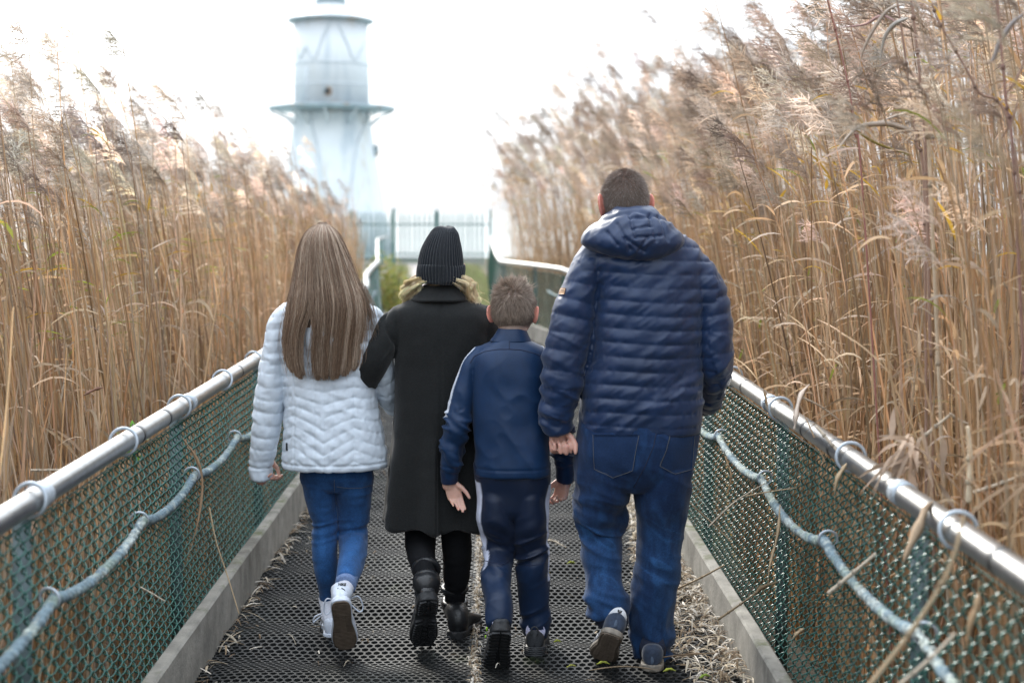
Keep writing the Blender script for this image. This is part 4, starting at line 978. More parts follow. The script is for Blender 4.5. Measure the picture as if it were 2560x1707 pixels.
tall_reed('dark reed at the right edge with one wide leaf drooping from the frame edge', [(2540, 520), (2515, 250), (2490, -20)], (1.50, 3.7), 3.7, .0050, (.30, .18, .15), [([(2560, 35), (2528, 62), (2500, 105), (2482, 150), (2460, 160)], .012, (.33, .30, .29), .05), ([(2512, 240), (2540, 200), (2570, 130)], .008, brn, .1)])
# ---------------------------------------------------------------- shared cloth materials
M_nylon = mat('navy_nylon', attr=True, rough=.42, noise=(25, .12, 5), bump=(420, .10, .002), sheen=.15, spec=.45)
M_white_nylon = mat('pale_nylon', attr=True, rough=.5, noise=(30, .05, 4), bump=(300, .10, .002), sheen=.1)
M_denim = mat('denim', attr=True, rough=.85, noise=(180, .22, 6), bump=(520, .35, .002), sheen=.1, spec=.2)
M_poly = mat('track_polyester', attr=True, rough=.50, noise=(40, .10, 5), bump=(500, .12, .001), sheen=.06, spec=.35)
M_wool = mat('black_wool', (.0105, .0115, .012), rough=.9, noise=(150, .25, 6), bump=(260, .5, .003), sheen=.12, spec=.2)
M_legging = mat('black_legging', (.006, .0065, .008), rough=.85, noise=(120, .2), bump=(300, .2, .002), spec=.2)
M_knit = mat('ribbed_knit', (.016, .019, .024), rough=.95, noise=(220, .3), bump=(380, .6, .003), sheen=.2, spec=.15)
M_thread = mat('thread', (.10, .105, .11), rough=.8)
M_dthread = mat('dark_thread', (.006, .012, .04), rough=.8)
M_white_leather = mat('white_leather', (.62, .68, .78), rough=.42, noise=(30, .05), bump=(200, .1, .001))
M_gum = mat('gum_rubber', (.125, .095, .07), rough=.7, noise=(60, .25, 5))
M_tan_sole = mat('tan_rubber', (.21, .185, .155), rough=.7, noise=(60, .2, 5))
M_black_rubber = mat('black_rubber', (.012, .013, .015), rough=.65, noise=(70, .3, 5), bump=(150, .3, .002))
M_black_leather = mat('black_leather', (.013, .014, .016), rough=.38, noise=(40, .2), bump=(120, .35, .003))
M_grey_mesh = mat('grey_shoe_mesh', (.028, .031, .036), rough=.7, noise=(200, .3), bump=(300, .4, .002))
M_navy_suede = mat('navy_suede', (.020, .032, .060), rough=.9, noise=(90, .25), sheen=.2)
M_sock = mat('white_sock', (.66, .68, .76), rough=.9, noise=(120, .08), bump=(260, .4, .002))
M_white_trim = mat('white_trim', (.62, .64, .68), rough=.55, noise=(80, .08))
M_lime = mat('lime_trim', (.45, .85, .04), rough=.5)
M_ink = mat('black_print', (.015, .018, .022), rough=.6)
M_hair = mat('hair', attr=True, rough=.42, spec=.4, trans=.28)
M_blonde = mat('blonde_hair', attr=True, rough=.38, spec=.6, trans=.5)
M_tan_patch = mat('tan_leather', (.42, .25, .14), rough=.6, noise=(80, .2))

def text_mesh(txt, size, depth=.0006):
    cu = bpy.data.curves.new('lettering', 'FONT'); cu.body = txt; cu.size = size; cu.extrude = depth; cu.align_x = 'CENTER'; cu.align_y = 'CENTER'; cu.offset = .0006
    o = bpy.data.objects.new('lettering', cu); COL.objects.link(o)
    dg = bpy.context.evaluated_depsgraph_get(); me = bpy.data.meshes.new_from_object(o.evaluated_get(dg))
    V = np.array([v.co[:] for v in me.vertices]); fs = {}
    for p in me.polygons: fs.setdefault(len(p.vertices), []).append(list(p.vertices))
    bpy.data.objects.remove(o); bpy.data.curves.remove(cu); bpy.data.meshes.remove(me)
    return V, [np.array(f) for f in fs.values()]

def stretchn(V, sx, sy, sz, seed): return vnoise(V * np.array([sx, sy, sz]), seed)

# ================================================================== the man
def build_man():
    Y = 5.2
    root = thing('person', P(1550, 1660, Y) * np.array([1, 1, 0]), 'tall man with cropped hair in navy quilted hooded jacket and blue jeans', 'person', 'family walking away along the walkway')
    trows = [(262, 880, 1070, .070), (300, 850, 1110, .095), (345, 800, 1215, .115), (395, 768, 1282, .13), (470, 772, 1318, .145), (560, 800, 1315, .155), (700, 800, 1306, .16),
             (860, 776, 1296, .16), (1000, 748, 1300, .16), (1100, 738, 1302, .165), (1200, 733, 1299, .165), (1248, 738, 1294, .16)]
    TR = rows_world(Y, 2, trows)
    la, lp, lr = limb(Y, 2, [(800, 425, 0, 62, .085), (762, 520, -.01, 82, .092), (728, 640, -.015, 92, .092), (702, 740, -.02, 100, .09), (688, 840, -.03, 105, .088), (666, 940, -.035, 98, .082),
                             (655, 1040, -.03, 86, .078), (642, 1110, -.02, 82, .074), (630, 1180, -.01, 73, .066), (632, 1246, 0, 62, .058)], n=28, end=(1, 0))
    ra, rp, rr = limb(Y, 2, [(1232, 438, 0, 58, .08), (1300, 540, -.01, 80, .092), (1334, 650, -.015, 84, .09), (1354, 750, -.02, 86, .088), (1360, 850, -.025, 80, .085), (1362, 940, -.01, 74, .08),
                             (1352, 1015, .06, 66, .072), (1335, 1075, .14, 60, .06), (1320, 1105, .22, 52, .055)], n=28, end=(1, 1))
    base = np.array((.0048, .0215, .072))
    def info(V):
        dl, sl, il = near_axis(V, lp, lr); dr, sr, ir = near_axis(V, rp, rr)
        z = TR[::-1, 2]; g = lambda k: np.interp(V[:, 2], z, TR[::-1, k])
        dt = np.hypot((V[:, 0] - g(0)) / g(3), (V[:, 1] - g(1)) / g(4))
        return dl, sl, dr, sr, dt
    def disp(V, N):
        dl, sl, dr, sr, dt = info(V)
        arm = np.minimum(dl, dr) < dt + .02
        sarm = np.where(dl < dr, sl, sr)
        zq = V[:, 2] + .010 * vnoise(V * np.array([5, 5, 4]), 5) + .02 * (V[:, 0] - TR[6, 0])
        s = np.where(arm, sarm + .010 * vnoise(V * 7, 6), zq - .045) / np.where(arm, .062, .0505)
        ph = s - np.floor(s); pf = np.sin(np.pi * ph)
        puff = .0036 * pf ** .24 - .0030
        near = np.exp(-(np.minimum(ph, 1 - ph) / .16) ** 2)
        pucker = .0028 * near * vnoise(np.stack([V[:, 0] * 75, V[:, 1] * 75, s * 1.1], -1), 8)
        u = (V[:, 0] * .75 + V[:, 2] * .65); w = (V[:, 0] * .65 - V[:, 2] * .75)
        diag = .0050 * (.35 + pf) * ridge(np.stack([w * 22 + .6 * vnoise(V * 6, 4), u * 5, V[:, 1] * 6], -1), 9)
        edge = np.abs(np.minimum(dl, dr) - dt)
        seam = -.006 * np.exp(-(edge / .045) ** 2) * (V[:, 2] > TR[8, 2])
        fold = np.where(arm, .0075 * np.maximum(0, ridge(np.stack([V[:, 0] * 9, V[:, 1] * 9, V[:, 2] * 30 + V[:, 0] * 12], -1), 12)) * sst(sarm, .15, .5), 0)
        hem = sst(V[:, 2], TR[-1, 2] + .012, TR[-1, 2] + .03)
        return (puff + pucker + diag) * np.maximum(hem, .35) + seam + fold + .004 * vnoise(V * 14, 2) + .0022 * ridge(np.stack([w * 48, u * 12, V[:, 1] * 10], -1), 14) * pf
    def col(V, N):
        dl, sl, dr, sr, dt = info(V)
        return base * (1 + .18 * vnoise(V * 9, 4))[:, None] * np.ones((1, 3))
    jk, jb = garment('jacket', [loft_rows(TR, 56, 2.5), la, ra], .0055, 5, root, M_nylon, disp, col)
    # hood
    hrows = [(218, 905, 1072, .060, -.045), (232, 884, 1092, .078, -.055), (262, 842, 1128, .096, -.065), (300, 795, 1168, .108, -.075), (340, 754, 1204, .116, -.08), (370, 743, 1217, .118, -.085),
             (392, 758, 1210, .112, -.09), (415, 800, 1182, .100, -.095), (438, 865, 1135, .085, -.10), (458, 940, 1070, .06, -.105)]
    HR = rows_world(Y, 2, hrows)
    hood_c = PR(2, 985, 330, Y)
    def hdisp(V, N):
        x = V[:, 0] - hood_c[0]; z = V[:, 2] - hood_c[2]
        d = np.full(len(V), 0.); back = V[:, 1] < Y - .03
        lines = [((-.030, .062), (-.012, -.018)), ((.045, .062), (.062, -.03)), ((.075, .055), (.105, -.03)), ((-.022, .012), (.045, .022)), ((-.03, .05), (.04, .055)), ((.04, .055), (.044, .022)),
                 ((-.075, .03), (-.03, -.06)), ((-.012, -.018), (.08, -.012)), ((-.11, .0), (-.075, -.045)), ((.03, -.02), (.0, -.065)), ((-.05, -.02), (.02, -.07))]
        for (a, b) in lines:
            a = np.array(a); b = np.array(b); ab = b - a; L = ab @ ab
            t = np.clip(((x - a[0]) * ab[0] + (z - a[1]) * ab[1]) / L, 0, 1)
            q = np.hypot(x - a[0] - t * ab[0], z - a[1] - t * ab[1])
            d -= back * .007 * np.exp(-(q / .0055) ** 2)
        rim = np.abs(z - (.078 - .34 * np.abs(x + .01) ** 1.15 - .006)); d -= back * .006 * np.exp(-(rim / .006) ** 2)
        w = x * .6 - z * .8
        return d + .0035 * ridge(np.stack([w * 30, x * 9, V[:, 1] * 8], -1), 21) + .003 * vnoise(V * 22, 22) + .0016 * vnoise(V * 55, 23)
    hd, hb = garment('hood', [loft_rows(HR, 48, 2.2)], .0045, 3, jk, M_nylon, hdisp, lambda V, N: base * .92 * (1 + .15 * vnoise(V * 12, 5))[:, None])
    # collar ring in front of the neck
    cc = PR(2, 975, 262, Y)
    ringp = [cc + np.array([math.sin(a) * .088, .025 + math.cos(a) * .085, -.01 + .02 * math.cos(a)]) for a in np.linspace(-2.1, 2.1, 20)]
    cb = MB(); cb.add(*sweep(ringp, .016, .04, 12, (0, 0, 1), 2.4, (1, 1))); V, f = cb.arrays()
    link('collar', make_mesh('collar', V, f, True, np.tile(base, (len(V), 1))), M_nylon, jk)
    lab = patch(jb, 2, [(591, 649, 672), (605, 646, 670), (619, 642, 667)], 'arm_label', M_tan_patch, jk, off=.003, nx=6, k=3)
    stitch(jb, 2, [(650, 600), (668, 602)], 'label_lettering', M_ink, lab, r=.0009, off=.0045, sub=5)
    # jeans
    prow = [(-60, 960, 1640, .14), (30, 945, 1655, .155), (100, 940, 1655, .163), (200, 928, 1642, .164), (290, 922, 1632, .150), (360, 922, 1618, .128), (405, 960, 1600, .10)]
    JR = rows_world(Y, 4, prow)
    ll, lq, lqr = limb(Y, 4, [(1105, 280, .0, 172, .145), (1092, 390, .005, 167, .136), (1070, 490, .02, 150, .122), (1078, 575, .04, 142, .108), (1074, 660, .06, 124, .095), (1080, 780, .01, 120, .092),
                              (1095, 900, -.015, 110, .085), (1103, 1000, -.045, 114, .085), (1112, 1070, -.065, 128, .084), (1117, 1125, -.075, 120, .076), (1116, 1170, -.08, 106, .066)], n=30, end=(1, 0))
    rl, rq, rqr = limb(Y, 4, [(1460, 280, .0, 174, .145), (1448, 390, .0, 170, .138), (1440, 470, .0, 160, .126), (1439, 600, .01, 141, .106), (1429, 720, .01, 132, .095), (1420, 850, .0, 126, .09),
                              (1400, 1000, .0, 130, .088), (1380, 1150, .01, 125, .085), (1376, 1220, .015, 124, .082), (1386, 1305, .02, 120, .08), (1386, 1375, .02, 96, .072), (1385, 1408, .02, 86, .066)], n=30, end=(1, 0))
    lk_z = PR(4, 0, 620, Y)[2]; rk_z = PR(4, 0, 830, Y)[2]; la_z = lq[-1][2] + .02; ra_z = rq[-1][2] + .03
    xmid = PR(4, 1270, 500, Y)[0]
    def jdisp(V, N):
        left = V[:, 0] < xmid; kz = np.where(left, lk_z, rk_z - .1); az = np.where(left, la_z, ra_z)
        m = np.exp(-((V[:, 2] - kz) / .10) ** 2) * np.where(left, 1.1, .35); ma = np.exp(-((V[:, 2] - az) / .075) ** 2) * np.where(left, .9, 1.2)
        f1 = ridge(np.stack([V[:, 0] * 7, V[:, 1] * 7, V[:, 2] * 26 + V[:, 0] * 10 + 1.2 * vnoise(V * 6, 3)], -1), 31)
        f2 = ridge(np.stack([V[:, 0] * 16 + V[:, 2] * 3, V[:, 1] * 12, V[:, 2] * 6], -1), 32)
        return f1 * (.014 * m + .013 * ma + .002) + .006 * f2 + .003 * vnoise(V * 20, 33)
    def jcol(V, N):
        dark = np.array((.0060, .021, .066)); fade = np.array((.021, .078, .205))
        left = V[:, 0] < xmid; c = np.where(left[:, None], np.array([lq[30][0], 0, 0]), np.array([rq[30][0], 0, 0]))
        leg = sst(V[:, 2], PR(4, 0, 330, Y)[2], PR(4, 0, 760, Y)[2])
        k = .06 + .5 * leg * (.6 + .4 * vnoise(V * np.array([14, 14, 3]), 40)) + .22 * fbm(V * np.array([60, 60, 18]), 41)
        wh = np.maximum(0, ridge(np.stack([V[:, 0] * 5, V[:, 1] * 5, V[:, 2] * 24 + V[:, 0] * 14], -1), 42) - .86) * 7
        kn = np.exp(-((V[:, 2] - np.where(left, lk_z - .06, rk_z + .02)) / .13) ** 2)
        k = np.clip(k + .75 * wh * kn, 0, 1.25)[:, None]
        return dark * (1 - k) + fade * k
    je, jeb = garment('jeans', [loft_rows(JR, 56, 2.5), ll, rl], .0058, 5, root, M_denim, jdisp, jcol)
    for rows, pts in (([(88, 1034, 1306), (180, 1035, 1290), (290, 1042, 1272), (322, 1090, 1215), (340, 1135, 1165)], [(1034, 88), (1036, 200), (1042, 290), (1150, 342), (1268, 300), (1288, 180), (1306, 92)]),
                      ([(82, 1492, 1638), (180, 1468, 1630), (270, 1430, 1624), (300, 1470, 1605), (318, 1500, 1545)], [(1492, 82), (1468, 180), (1430, 272), (1520, 322), (1622, 292), (1628, 180), (1636, 92)])):
        pk = patch(jeb, 4, rows, 'pocket', M_denim, je, off=.002, nx=14, k=5)
        n = len(pk.data.vertices); a = pk.data.color_attributes.new('Col', 'FLOAT_COLOR', 'POINT')
        a.data.foreach_set('color', np.tile(np.array([.007, .023, .068, 1], np.float32), n))
        stitch(jeb, 4, pts, 'stitching', M_thread, pk, r=.0009, off=.003)
    stitch(jeb, 4, [(1408, 80), (1392, 160), (1340, 280), (1275, 400)], 'seam', M_dthread, je, r=.0022, off=.0)
    # shoes
    top = ip([0, .08, .25, .42, .6, .8, 1], [.088, .098, .09, .085, .07, .052, .034])
    hl = P(*S(4, 1148, 1278), 4.97); to = P(*S(4, 1078, 1436), 5.20)
    tr = [(u, v, .018, .0035, 0) for v in np.linspace(.05, .95, 26) for u in (-.55, -.18, .18, .55)]
    sh, fn, L = make_shoe(root, 'shoe', hl, to, .108, M_navy_suede, M_tan_sole, top, .022, R(-12), 'navy suede trainer lifted off the mat with three white side stripes', tr, M_gum, side=(1, .12, -.25))
    b = MB()
    tw = cr(np.stack([T_, W_], 1), 4)
    for q in range(3):
        y0 = .34 + q * .085; pts = []
        for v in np.linspace(0, 1, 7):
            yy = y0 + .10 * v; wv = np.interp(yy, tw[:, 0], tw[:, 1]) * .108 / 2; zz = .028 + v * (top(yy) - .045)
            pts.append(fn(np.array([-(wv * (1.02 - .26 * v ** 2)) - .001, yy * L, zz])))
        b.add(*sweep(pts, .0075, .0022, 6, fn(np.array([-1., 0, 0])) - fn(np.zeros(3))))
    b.build('side_stripe', M_white_trim, sh)
    def tab(fn, sh):
        ring = []
        pts = [fn(np.array([math.sin(a) * .031, .010 + (1 - math.cos(a)) * .035, .094 - .016 * abs(a)])) for a in np.linspace(-1.25, 1.25, 17)]
        V, f = sweep(pts, np.interp(np.abs(np.linspace(-1, 1, 17)), [0, .35, 1], [.019, .017, .006]), .004, 10, fn(np.array([0, -1., 0])) - fn(np.zeros(3)), 3)
        return link('heel_tab', make_mesh('heel_tab', V, f), M_white_trim, sh)
    tb = tab(fn, sh)
    e = MB()
    for (ux, uz, rx, rz, an) in ((0, .006, .0036, .0085, 0), (-.0075, .003, .0034, .0078, R(-38)), (.0075, .003, .0034, .0078, R(38))):
        V, f = ellipsoid((0, 0, 0), (rx, .0012, rz), roty(an)); V = V + np.array([ux, .0045, .098 + uz]); e.add(fn(V), f)
    for k in range(2): e.add(*[(fn(q[0]), q[1]) for q in [box((0, .0045, .0935 - .0035 * k), (.016 - .005 * k, .0024, .0018))]][0])
    e.build('emblem', M_ink, sh)
    V, f = shoe_loft(L, .108, lambda a: -.003, lambda a: .004, .95, 6, y0=.004); link('rubber_outsole', make_mesh('rubber_outsole', fn(V), f), M_gum, sh)
    hs = MB(); hs.add(*sweep([fn(np.array([0, .001 + q * .002, .03 + .012 * q])) for q in range(5)], .006, .002, 8, (0, 1, 0))); hs.build('heel_strip', mat('grey_blue_suede', (.06, .085, .13), .9), sh)
    h2 = G(*S(4, 1385, 1506)); h2[2] = 0; t2 = h2 + np.array([.035, .285, .0])
    sh2, fn2, L2 = make_shoe(root, 'shoe', h2, t2, .108, M_navy_suede, M_tan_sole, top, .026, 0, 'navy suede trainer flat on the mat beside the reed litter')
    hs = MB(); hs.add(*sweep([fn2(np.array([0, .001 + q * .002, .03 + .012 * q])) for q in range(5)], .006, .002, 8, (0, 1, 0))); hs.build('heel_strip', bpy.data.materials['grey_blue_suede'], sh2)
    for fx, pl in ((fn, lq), (fn2, rq)): ankle_sock(root, [pl[-6], pl[-2], fx(np.array([0, .065, .085])), fx(np.array([0, .09, .06]))], [.052] * 8 + [.050, .047, .045, .044, .043, .042, .04, .038], M_navy_sock)
    # body
    ht = P(*S(2, 947, 44), Y)
    hd_ = Head(ht + np.array([0, 0.02, -.118]), .158, .20, .236, R(13), R(4))
    parts = hd_.parts(1.22)
    nk = hd_.c + np.array([0, -.02, -.06])
    parts.append(sweep([nk, nk + np.array([0, -.012, -.06]), np.array([TR[12, 0], Y - .01, TR[14, 2]])], [.064, .066, .085], [.066, .068, .08], 24))
    T2 = TR[10:].copy(); T2[:, 3:] *= .86; parts.append(loft_rows(T2, 40, 2.4))
    J2 = JR.copy(); J2[:, 3:] *= .86; parts.append(loft_rows(J2, 40, 2.4))
    for pl, rd in ((lp, lr), (rp, rr)): parts.append(sweep(pl, np.minimum(rd * .62, .055), None, 16, round_end=(1, 1)))
    for pl, rd in ((lq, lqr), (rq, rqr)): parts.append(sweep(pl[:-4], np.minimum(rd[:-4] * .7, .085), None, 18, round_end=(1, 1)))
    for fnx, pl in ((fn, lq), (fn2, rq)): parts.append(sweep([pl[-8], pl[-3], fnx(np.array([0, .07, .07])), fnx(np.array([0, .13, .05]))], [.042, .04, .034, .026], None, 14, round_end=(1, 1)))
    wr = lp[-1]
    parts += [sweep([lp[-4], wr, wr + np.array([0, 0, -.01])], .03, .024, 16, (0, 1, 0), 2, (1, 1))]
    parts += hand(wr + np.array([.0, -.002, .012]), (.12, -.12, -1), (.30, -1, -.1), (1, .45, .15), .98, ((70, 95, 55), (72, 98, 55), (76, 98, 55), (80, 98, 55)), (22, 30), 1, .75)
    parts += hand(rp[-2], (-.35, .9, -.35), (-1, -.3, 0), (0, .3, 1), .95, ((20, 25, 15),) * 4)
    hair_lo = lambda U: np.where(U[:, 1] < .3, -.50 - .1 * (U[:, 1] + 1), .05 + .6 * U[:, 1])
    hm = lambda U: sst(U[:, 2] - hair_lo(U), -.12, .12) * .62
    body_object(root, parts, .0042, hd_, (.20, .155, .13), hm, (.56, .31, .245))
    U = hd_.scalp(26000, lambda U: U[:, 2] > hair_lo(U) - .06 + .1 * rng.random(len(U)))
    A = hd_.at(U); B = hd_.at(U * 1.0 + np.array([0, 0, 0])); nrm = (A - hd_.c); nrm /= np.linalg.norm(nrm, axis=1)[:, None]
    flow = np.array([0, 0, -1.]) - nrm * (-nrm[:, 2:3]); flow /= np.linalg.norm(flow, axis=1)[:, None] + .2
    ln = (.011 * sst(U[:, 2], -.6, .3) + .004) * (.7 + .6 * rng.random(len(U)))
    dr = nrm * .40 + flow * .75 + rng.normal(size=A.shape) * .14
    K = np.linspace(0, 1, 3)[None, :, None]
    Pt = (A - nrm * .001)[:, None] + dr[:, None] * ln[:, None, None] * K + flow[:, None] * (ln[:, None, None] * .25 * K ** 2)
    c0 = np.array((.36, .29, .25)) * (.65 + .6 * rng.random((len(U), 1)))
    grey = (rng.random(len(U)) < .08)[:, None]; c0 = np.where(grey, np.array((.60, .53, .48)), c0)
    V, f, C = strands(Pt, np.linspace(.00075, .0003, 3)[None] * np.ones((len(U), 1)), c0)
    link('hair', make_mesh('hair', V, [f], True, C), M_hair, root)
    return root

def ankle_sock(root, pts, r, m):
    V, f = sweep(cr(pts, 5), r, None, 22, (0, 1, 0), 2, (1, 1)); return link('sock', make_mesh('sock', V, f), m, root)
M_navy_sock = mat('navy_sock', (.012, .018, .04), .95, noise=(150, .2), bump=(300, .4, .002)); M_lilac_sock = mat('lilac_sock', (.50, .50, .66), .95, noise=(150, .1), bump=(300, .4, .002))
# ================================================================== the boy
def build_boy():
    Y = 5.3
    root = thing('person', P(1280, 1655, Y) * np.array([1, 1, 0]), 'boy with short spiky brown hair in blue tracksuit with white side stripes', 'person', 'family walking away along the walkway')
    TR = rows_world(Y, 2, [(790, 366, 482, .050), (830, 330, 505, .068), (858, 270, 550, .078), (885, 238, 572, .088), (930, 232, 576, .098), (1000, 238, 582, .102), (1100, 246, 592, .105), (1300, 250, 601, .112),
                           (1400, 249, 606, .118), (1446, 250, 604, .115)])
    la, lp, lr = limb(Y, 2, [(268, 890, 0, 36, .05), (226, 950, 0, 44, .054), (205, 1050, .0, 48, .056), (186, 1150, 0, 50, .055), (170, 1240, -.01, 50, .053), (154, 1330, 0, 46, .05), (140, 1405, .01, 43, .046),
                             (134, 1440, .015, 40, .041), (134, 1488, .02, 40, .037)], n=26, end=(1, 0))
    ra, rp, rr = limb(Y, 2, [(545, 895, 0, 38, .05), (590, 960, .01, 46, .055), (616, 1060, .03, 50, .055), (632, 1160, .05, 50, .053), (645, 1260, .08, 48, .05), (655, 1350, .10, 46, .048), (664, 1420, .12, 44, .044), (668, 1478, .13, 40, .038)], n=26, end=(1, 0))
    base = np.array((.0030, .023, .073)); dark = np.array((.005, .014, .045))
    def disp(V, N):
        dl, sl, il = near_axis(V, lp, lr); dr, sr, ir = near_axis(V, rp, rr)
        arm = np.minimum(dl, dr) < 1.35; s = np.where(dl < dr, sl, sr); lo = sst(s, .18, .3) * (1 - sst(s, .42, .46))
        f1 = ridge(np.stack([V[:, 0] * 14 + V[:, 2] * 5, V[:, 1] * 14, V[:, 2] * 34 + V[:, 0] * 18], -1), 51)
        bag = .014 * np.maximum(f1, -.2) * lo * arm * (np.abs(V[:, 0] - TR[20, 0]) > .13)
        cuff = np.where(arm & (s > .46), -.003, 0)
        g = ridge(np.stack([V[:, 0] * 7 + V[:, 2] * 3.5, V[:, 1] * 7, V[:, 2] * 5 - V[:, 0] * 3], -1), 52)
        drp = .0060 * g + .0035 * ridge(np.stack([V[:, 0] * 13 + V[:, 2] * 9, V[:, 1] * 9, V[:, 2] * 11 - V[:, 0] * 7], -1), 57) * sst(-V[:, 2], -TR[12, 2] - .05, -TR[12, 2] + .2)
        zy = V[:, 2] - (TR[14, 2] + .055 + .035 * np.clip(1 - ((V[:, 0] - TR[20, 0]) / .12) ** 2, -2, 1) - .03)
        yoke = -.0035 * np.exp(-(zy / .004) ** 2) * (np.abs(V[:, 0] - TR[20, 0]) < .14)
        hem = -.003 * np.exp(-((V[:, 2] - TR[-1, 2] - .032) / .0035) ** 2)
        return bag + cuff + drp + yoke + hem + .0022 * vnoise(V * 16, 54)
    def stripe(V, pts, rad, dirv, wid, s0, s1):
        d, s, i = near_axis(V, pts, rad); q = V - pts[i]; q[:, 2] *= .2; q /= np.linalg.norm(q, axis=1)[:, None] + 1e-9
        dv = np.array(dirv, float); dv /= np.linalg.norm(dv)
        return sst(q @ dv, math.cos(wid) - .02, math.cos(wid) + .02) * (d < 1.5) * (s > s0) * (s < s1)
    def col(V, N):
        dl, sl, il = near_axis(V, lp, lr); dr, sr, ir = near_axis(V, rp, rr); arm = np.minimum(dl, dr) < 1.2
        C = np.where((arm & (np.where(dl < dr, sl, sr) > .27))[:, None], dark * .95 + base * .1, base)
        C = C * (1 + .12 * vnoise(V * 8, 55))[:, None]
        w = np.maximum(stripe(V, lp, lr, (-1, -.35, 0), R(24), -.06, .265), stripe(V, rp, rr, (1, -.2, 0), R(24), -.06, .26))[:, None]
        return C * (1 - w) + np.array((.6, .64, .72)) * w
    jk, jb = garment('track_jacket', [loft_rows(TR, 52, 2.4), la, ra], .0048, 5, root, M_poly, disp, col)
    CR_ = rows_world(Y, 2, [(774, 362, 486, .058), (790, 352, 494, .064), (812, 338, 504, .070), (832, 322, 514, .074)])
    V, f = loft_rows(CR_, 48, 2.2); zz = V[:, 2]
    link('collar', make_mesh('collar', V, f, True, np.tile(base * .9, (len(V), 1))), M_poly, jk)
    for zy in (783, 803):
        pts = [(q, zy + 7 * (1 - ((q - 424) / 75) ** 2)) for q in np.linspace(352, 494, 7)]
    stitch(jb, 2, [(412, 826), (411, 872)], 'seam', M_dthread, jk, r=.0015, off=0)
    stitch(jb, 2, [(232, 935), (250, 905), (300, 882), (360, 873), (412, 872), (470, 876), (530, 892), (572, 912)], 'seam', M_dthread, jk, r=.0018, off=0)
    # trousers
    JR = rows_world(Y, 4, [(250, 330, 770, .09), (340, 332, 772, .096), (450, 342, 764, .09), (530, 352, 752, .078), (575, 390, 725, .055)])
    ll, lq, lqr = limb(Y, 4, [(455, 450, 0, 112, .092), (456, 560, .005, 108, .092), (470, 640, .02, 104, .078), (472, 720, .03, 96, .072), (462, 800, .02, 84, .068), (457, 900, -.05, 79, .064), (455, 1000, -.11, 76, .062),
                              (462, 1090, -.18, 77, .06), (468, 1165, -.22, 74, .056), (472, 1222, -.245, 68, .050)], n=26, end=(1, 0))
    rl, rq, rqr = limb(Y, 4, [(645, 450, 0, 112, .092), (650, 560, 0, 106, .09), (657, 660, .01, 90, .076), (664, 760, .02, 84, .07), (672, 850, .02, 83, .066), (678, 1000, .03, 82, .062), (685, 1120, .05, 80, .06), (690, 1210, .055, 76, .056), (690, 1268, .06, 74, .052)], n=26, end=(1, 0))
    kz = PR(4, 0, 780, Y)[2]; xm = PR(4, 565, 700, Y)[0]
    def pdisp(V, N):
        m = np.exp(-((V[:, 2] - kz) / .09) ** 2) + .5 * np.exp(-((V[:, 2] - .12) / .06) ** 2) * (V[:, 0] > xm)
        f1 = ridge(np.stack([V[:, 0] * 8, V[:, 1] * 8, V[:, 2] * 30 - V[:, 0] * 16 * np.sign(V[:, 0] - xm)], -1), 61)
        g = ridge(np.stack([V[:, 0] * 9 + V[:, 2] * 4, V[:, 1] * 8, V[:, 2] * 5], -1), 62)
        return .014 * f1 * m + .011 * g + .002 * vnoise(V * 22, 63)
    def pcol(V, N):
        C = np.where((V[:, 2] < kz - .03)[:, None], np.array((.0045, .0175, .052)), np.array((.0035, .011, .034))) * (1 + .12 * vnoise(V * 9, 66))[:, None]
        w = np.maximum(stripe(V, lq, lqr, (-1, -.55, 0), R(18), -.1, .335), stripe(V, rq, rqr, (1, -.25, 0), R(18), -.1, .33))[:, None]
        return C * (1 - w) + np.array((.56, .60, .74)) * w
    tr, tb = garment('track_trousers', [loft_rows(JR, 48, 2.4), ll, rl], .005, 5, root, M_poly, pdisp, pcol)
    stitch(tb, 4, [(383, 835), (440, 852), (500, 858), (535, 838)], 'seam', M_dthread, tr, r=.0015, off=0)
    stitch(tb, 4, [(592, 858), (660, 866), (752, 852)], 'seam', M_dthread, tr, r=.0015, off=0)
    # shoes
    top = ip([0, .06, .2, .4, .6, .8, 1], [.096, .105, .09, .08, .068, .05, .034])
    hl = P(*S(4, 483, 1256), 4.985); to = G(*S(4, 452, 1500)); to = P(*S(4, 452, 1496), 5.17)
    trd = [(s_ * .5, v, .030, .012, s_ * R(8)) for v in np.linspace(.06, .94, 13) for s_ in (-1, 1)] + [(s_ * .92, v, .010, .016, 0) for v in np.linspace(.1, .85, 10) for s_ in (-1, 1)]
    sh, fn, L = make_shoe(root, 'shoe', hl, to, .098, M_grey_mesh, M_black_rubber, top, .036, R(4), 'dark grey running shoe lifted with its black sole showing', trd, side=(1, 0, -.1))
    lp_ = [fn(np.array([math.sin(a) * .013, .006, .108 + math.cos(a) * .02 - .004])) for a in np.linspace(-2.2, 2.2, 14)]
    link('pull_loop', make_mesh('pull_loop', *sweep(lp_, .003, None, 7, (0, 1, .1))), M_grey_mesh, sh)
    lm = MB(); V, f = ellipsoid((-.046, .07, .05), (.004, .013, .006)); lm.add(fn(V), f); V, f = ellipsoid((-.048, .115, .046), (.003, .008, .005)); lm.add(fn(V), f); lm.build('lime_flash', M_lime, sh)
    h2 = G(*S(4, 682, 1420)); h2[2] = 0; t2 = h2 + np.array([.02, .235, 0.])
    sh2, fn2, L2 = make_shoe(root, 'shoe', h2, t2, .095, M_grey_mesh, mat('ribbed_grey_sole', (.035, .038, .043), .5), top, .036, 0, 'dark grey running shoe flat on the mat with ribbed heel')
    rb = MB()
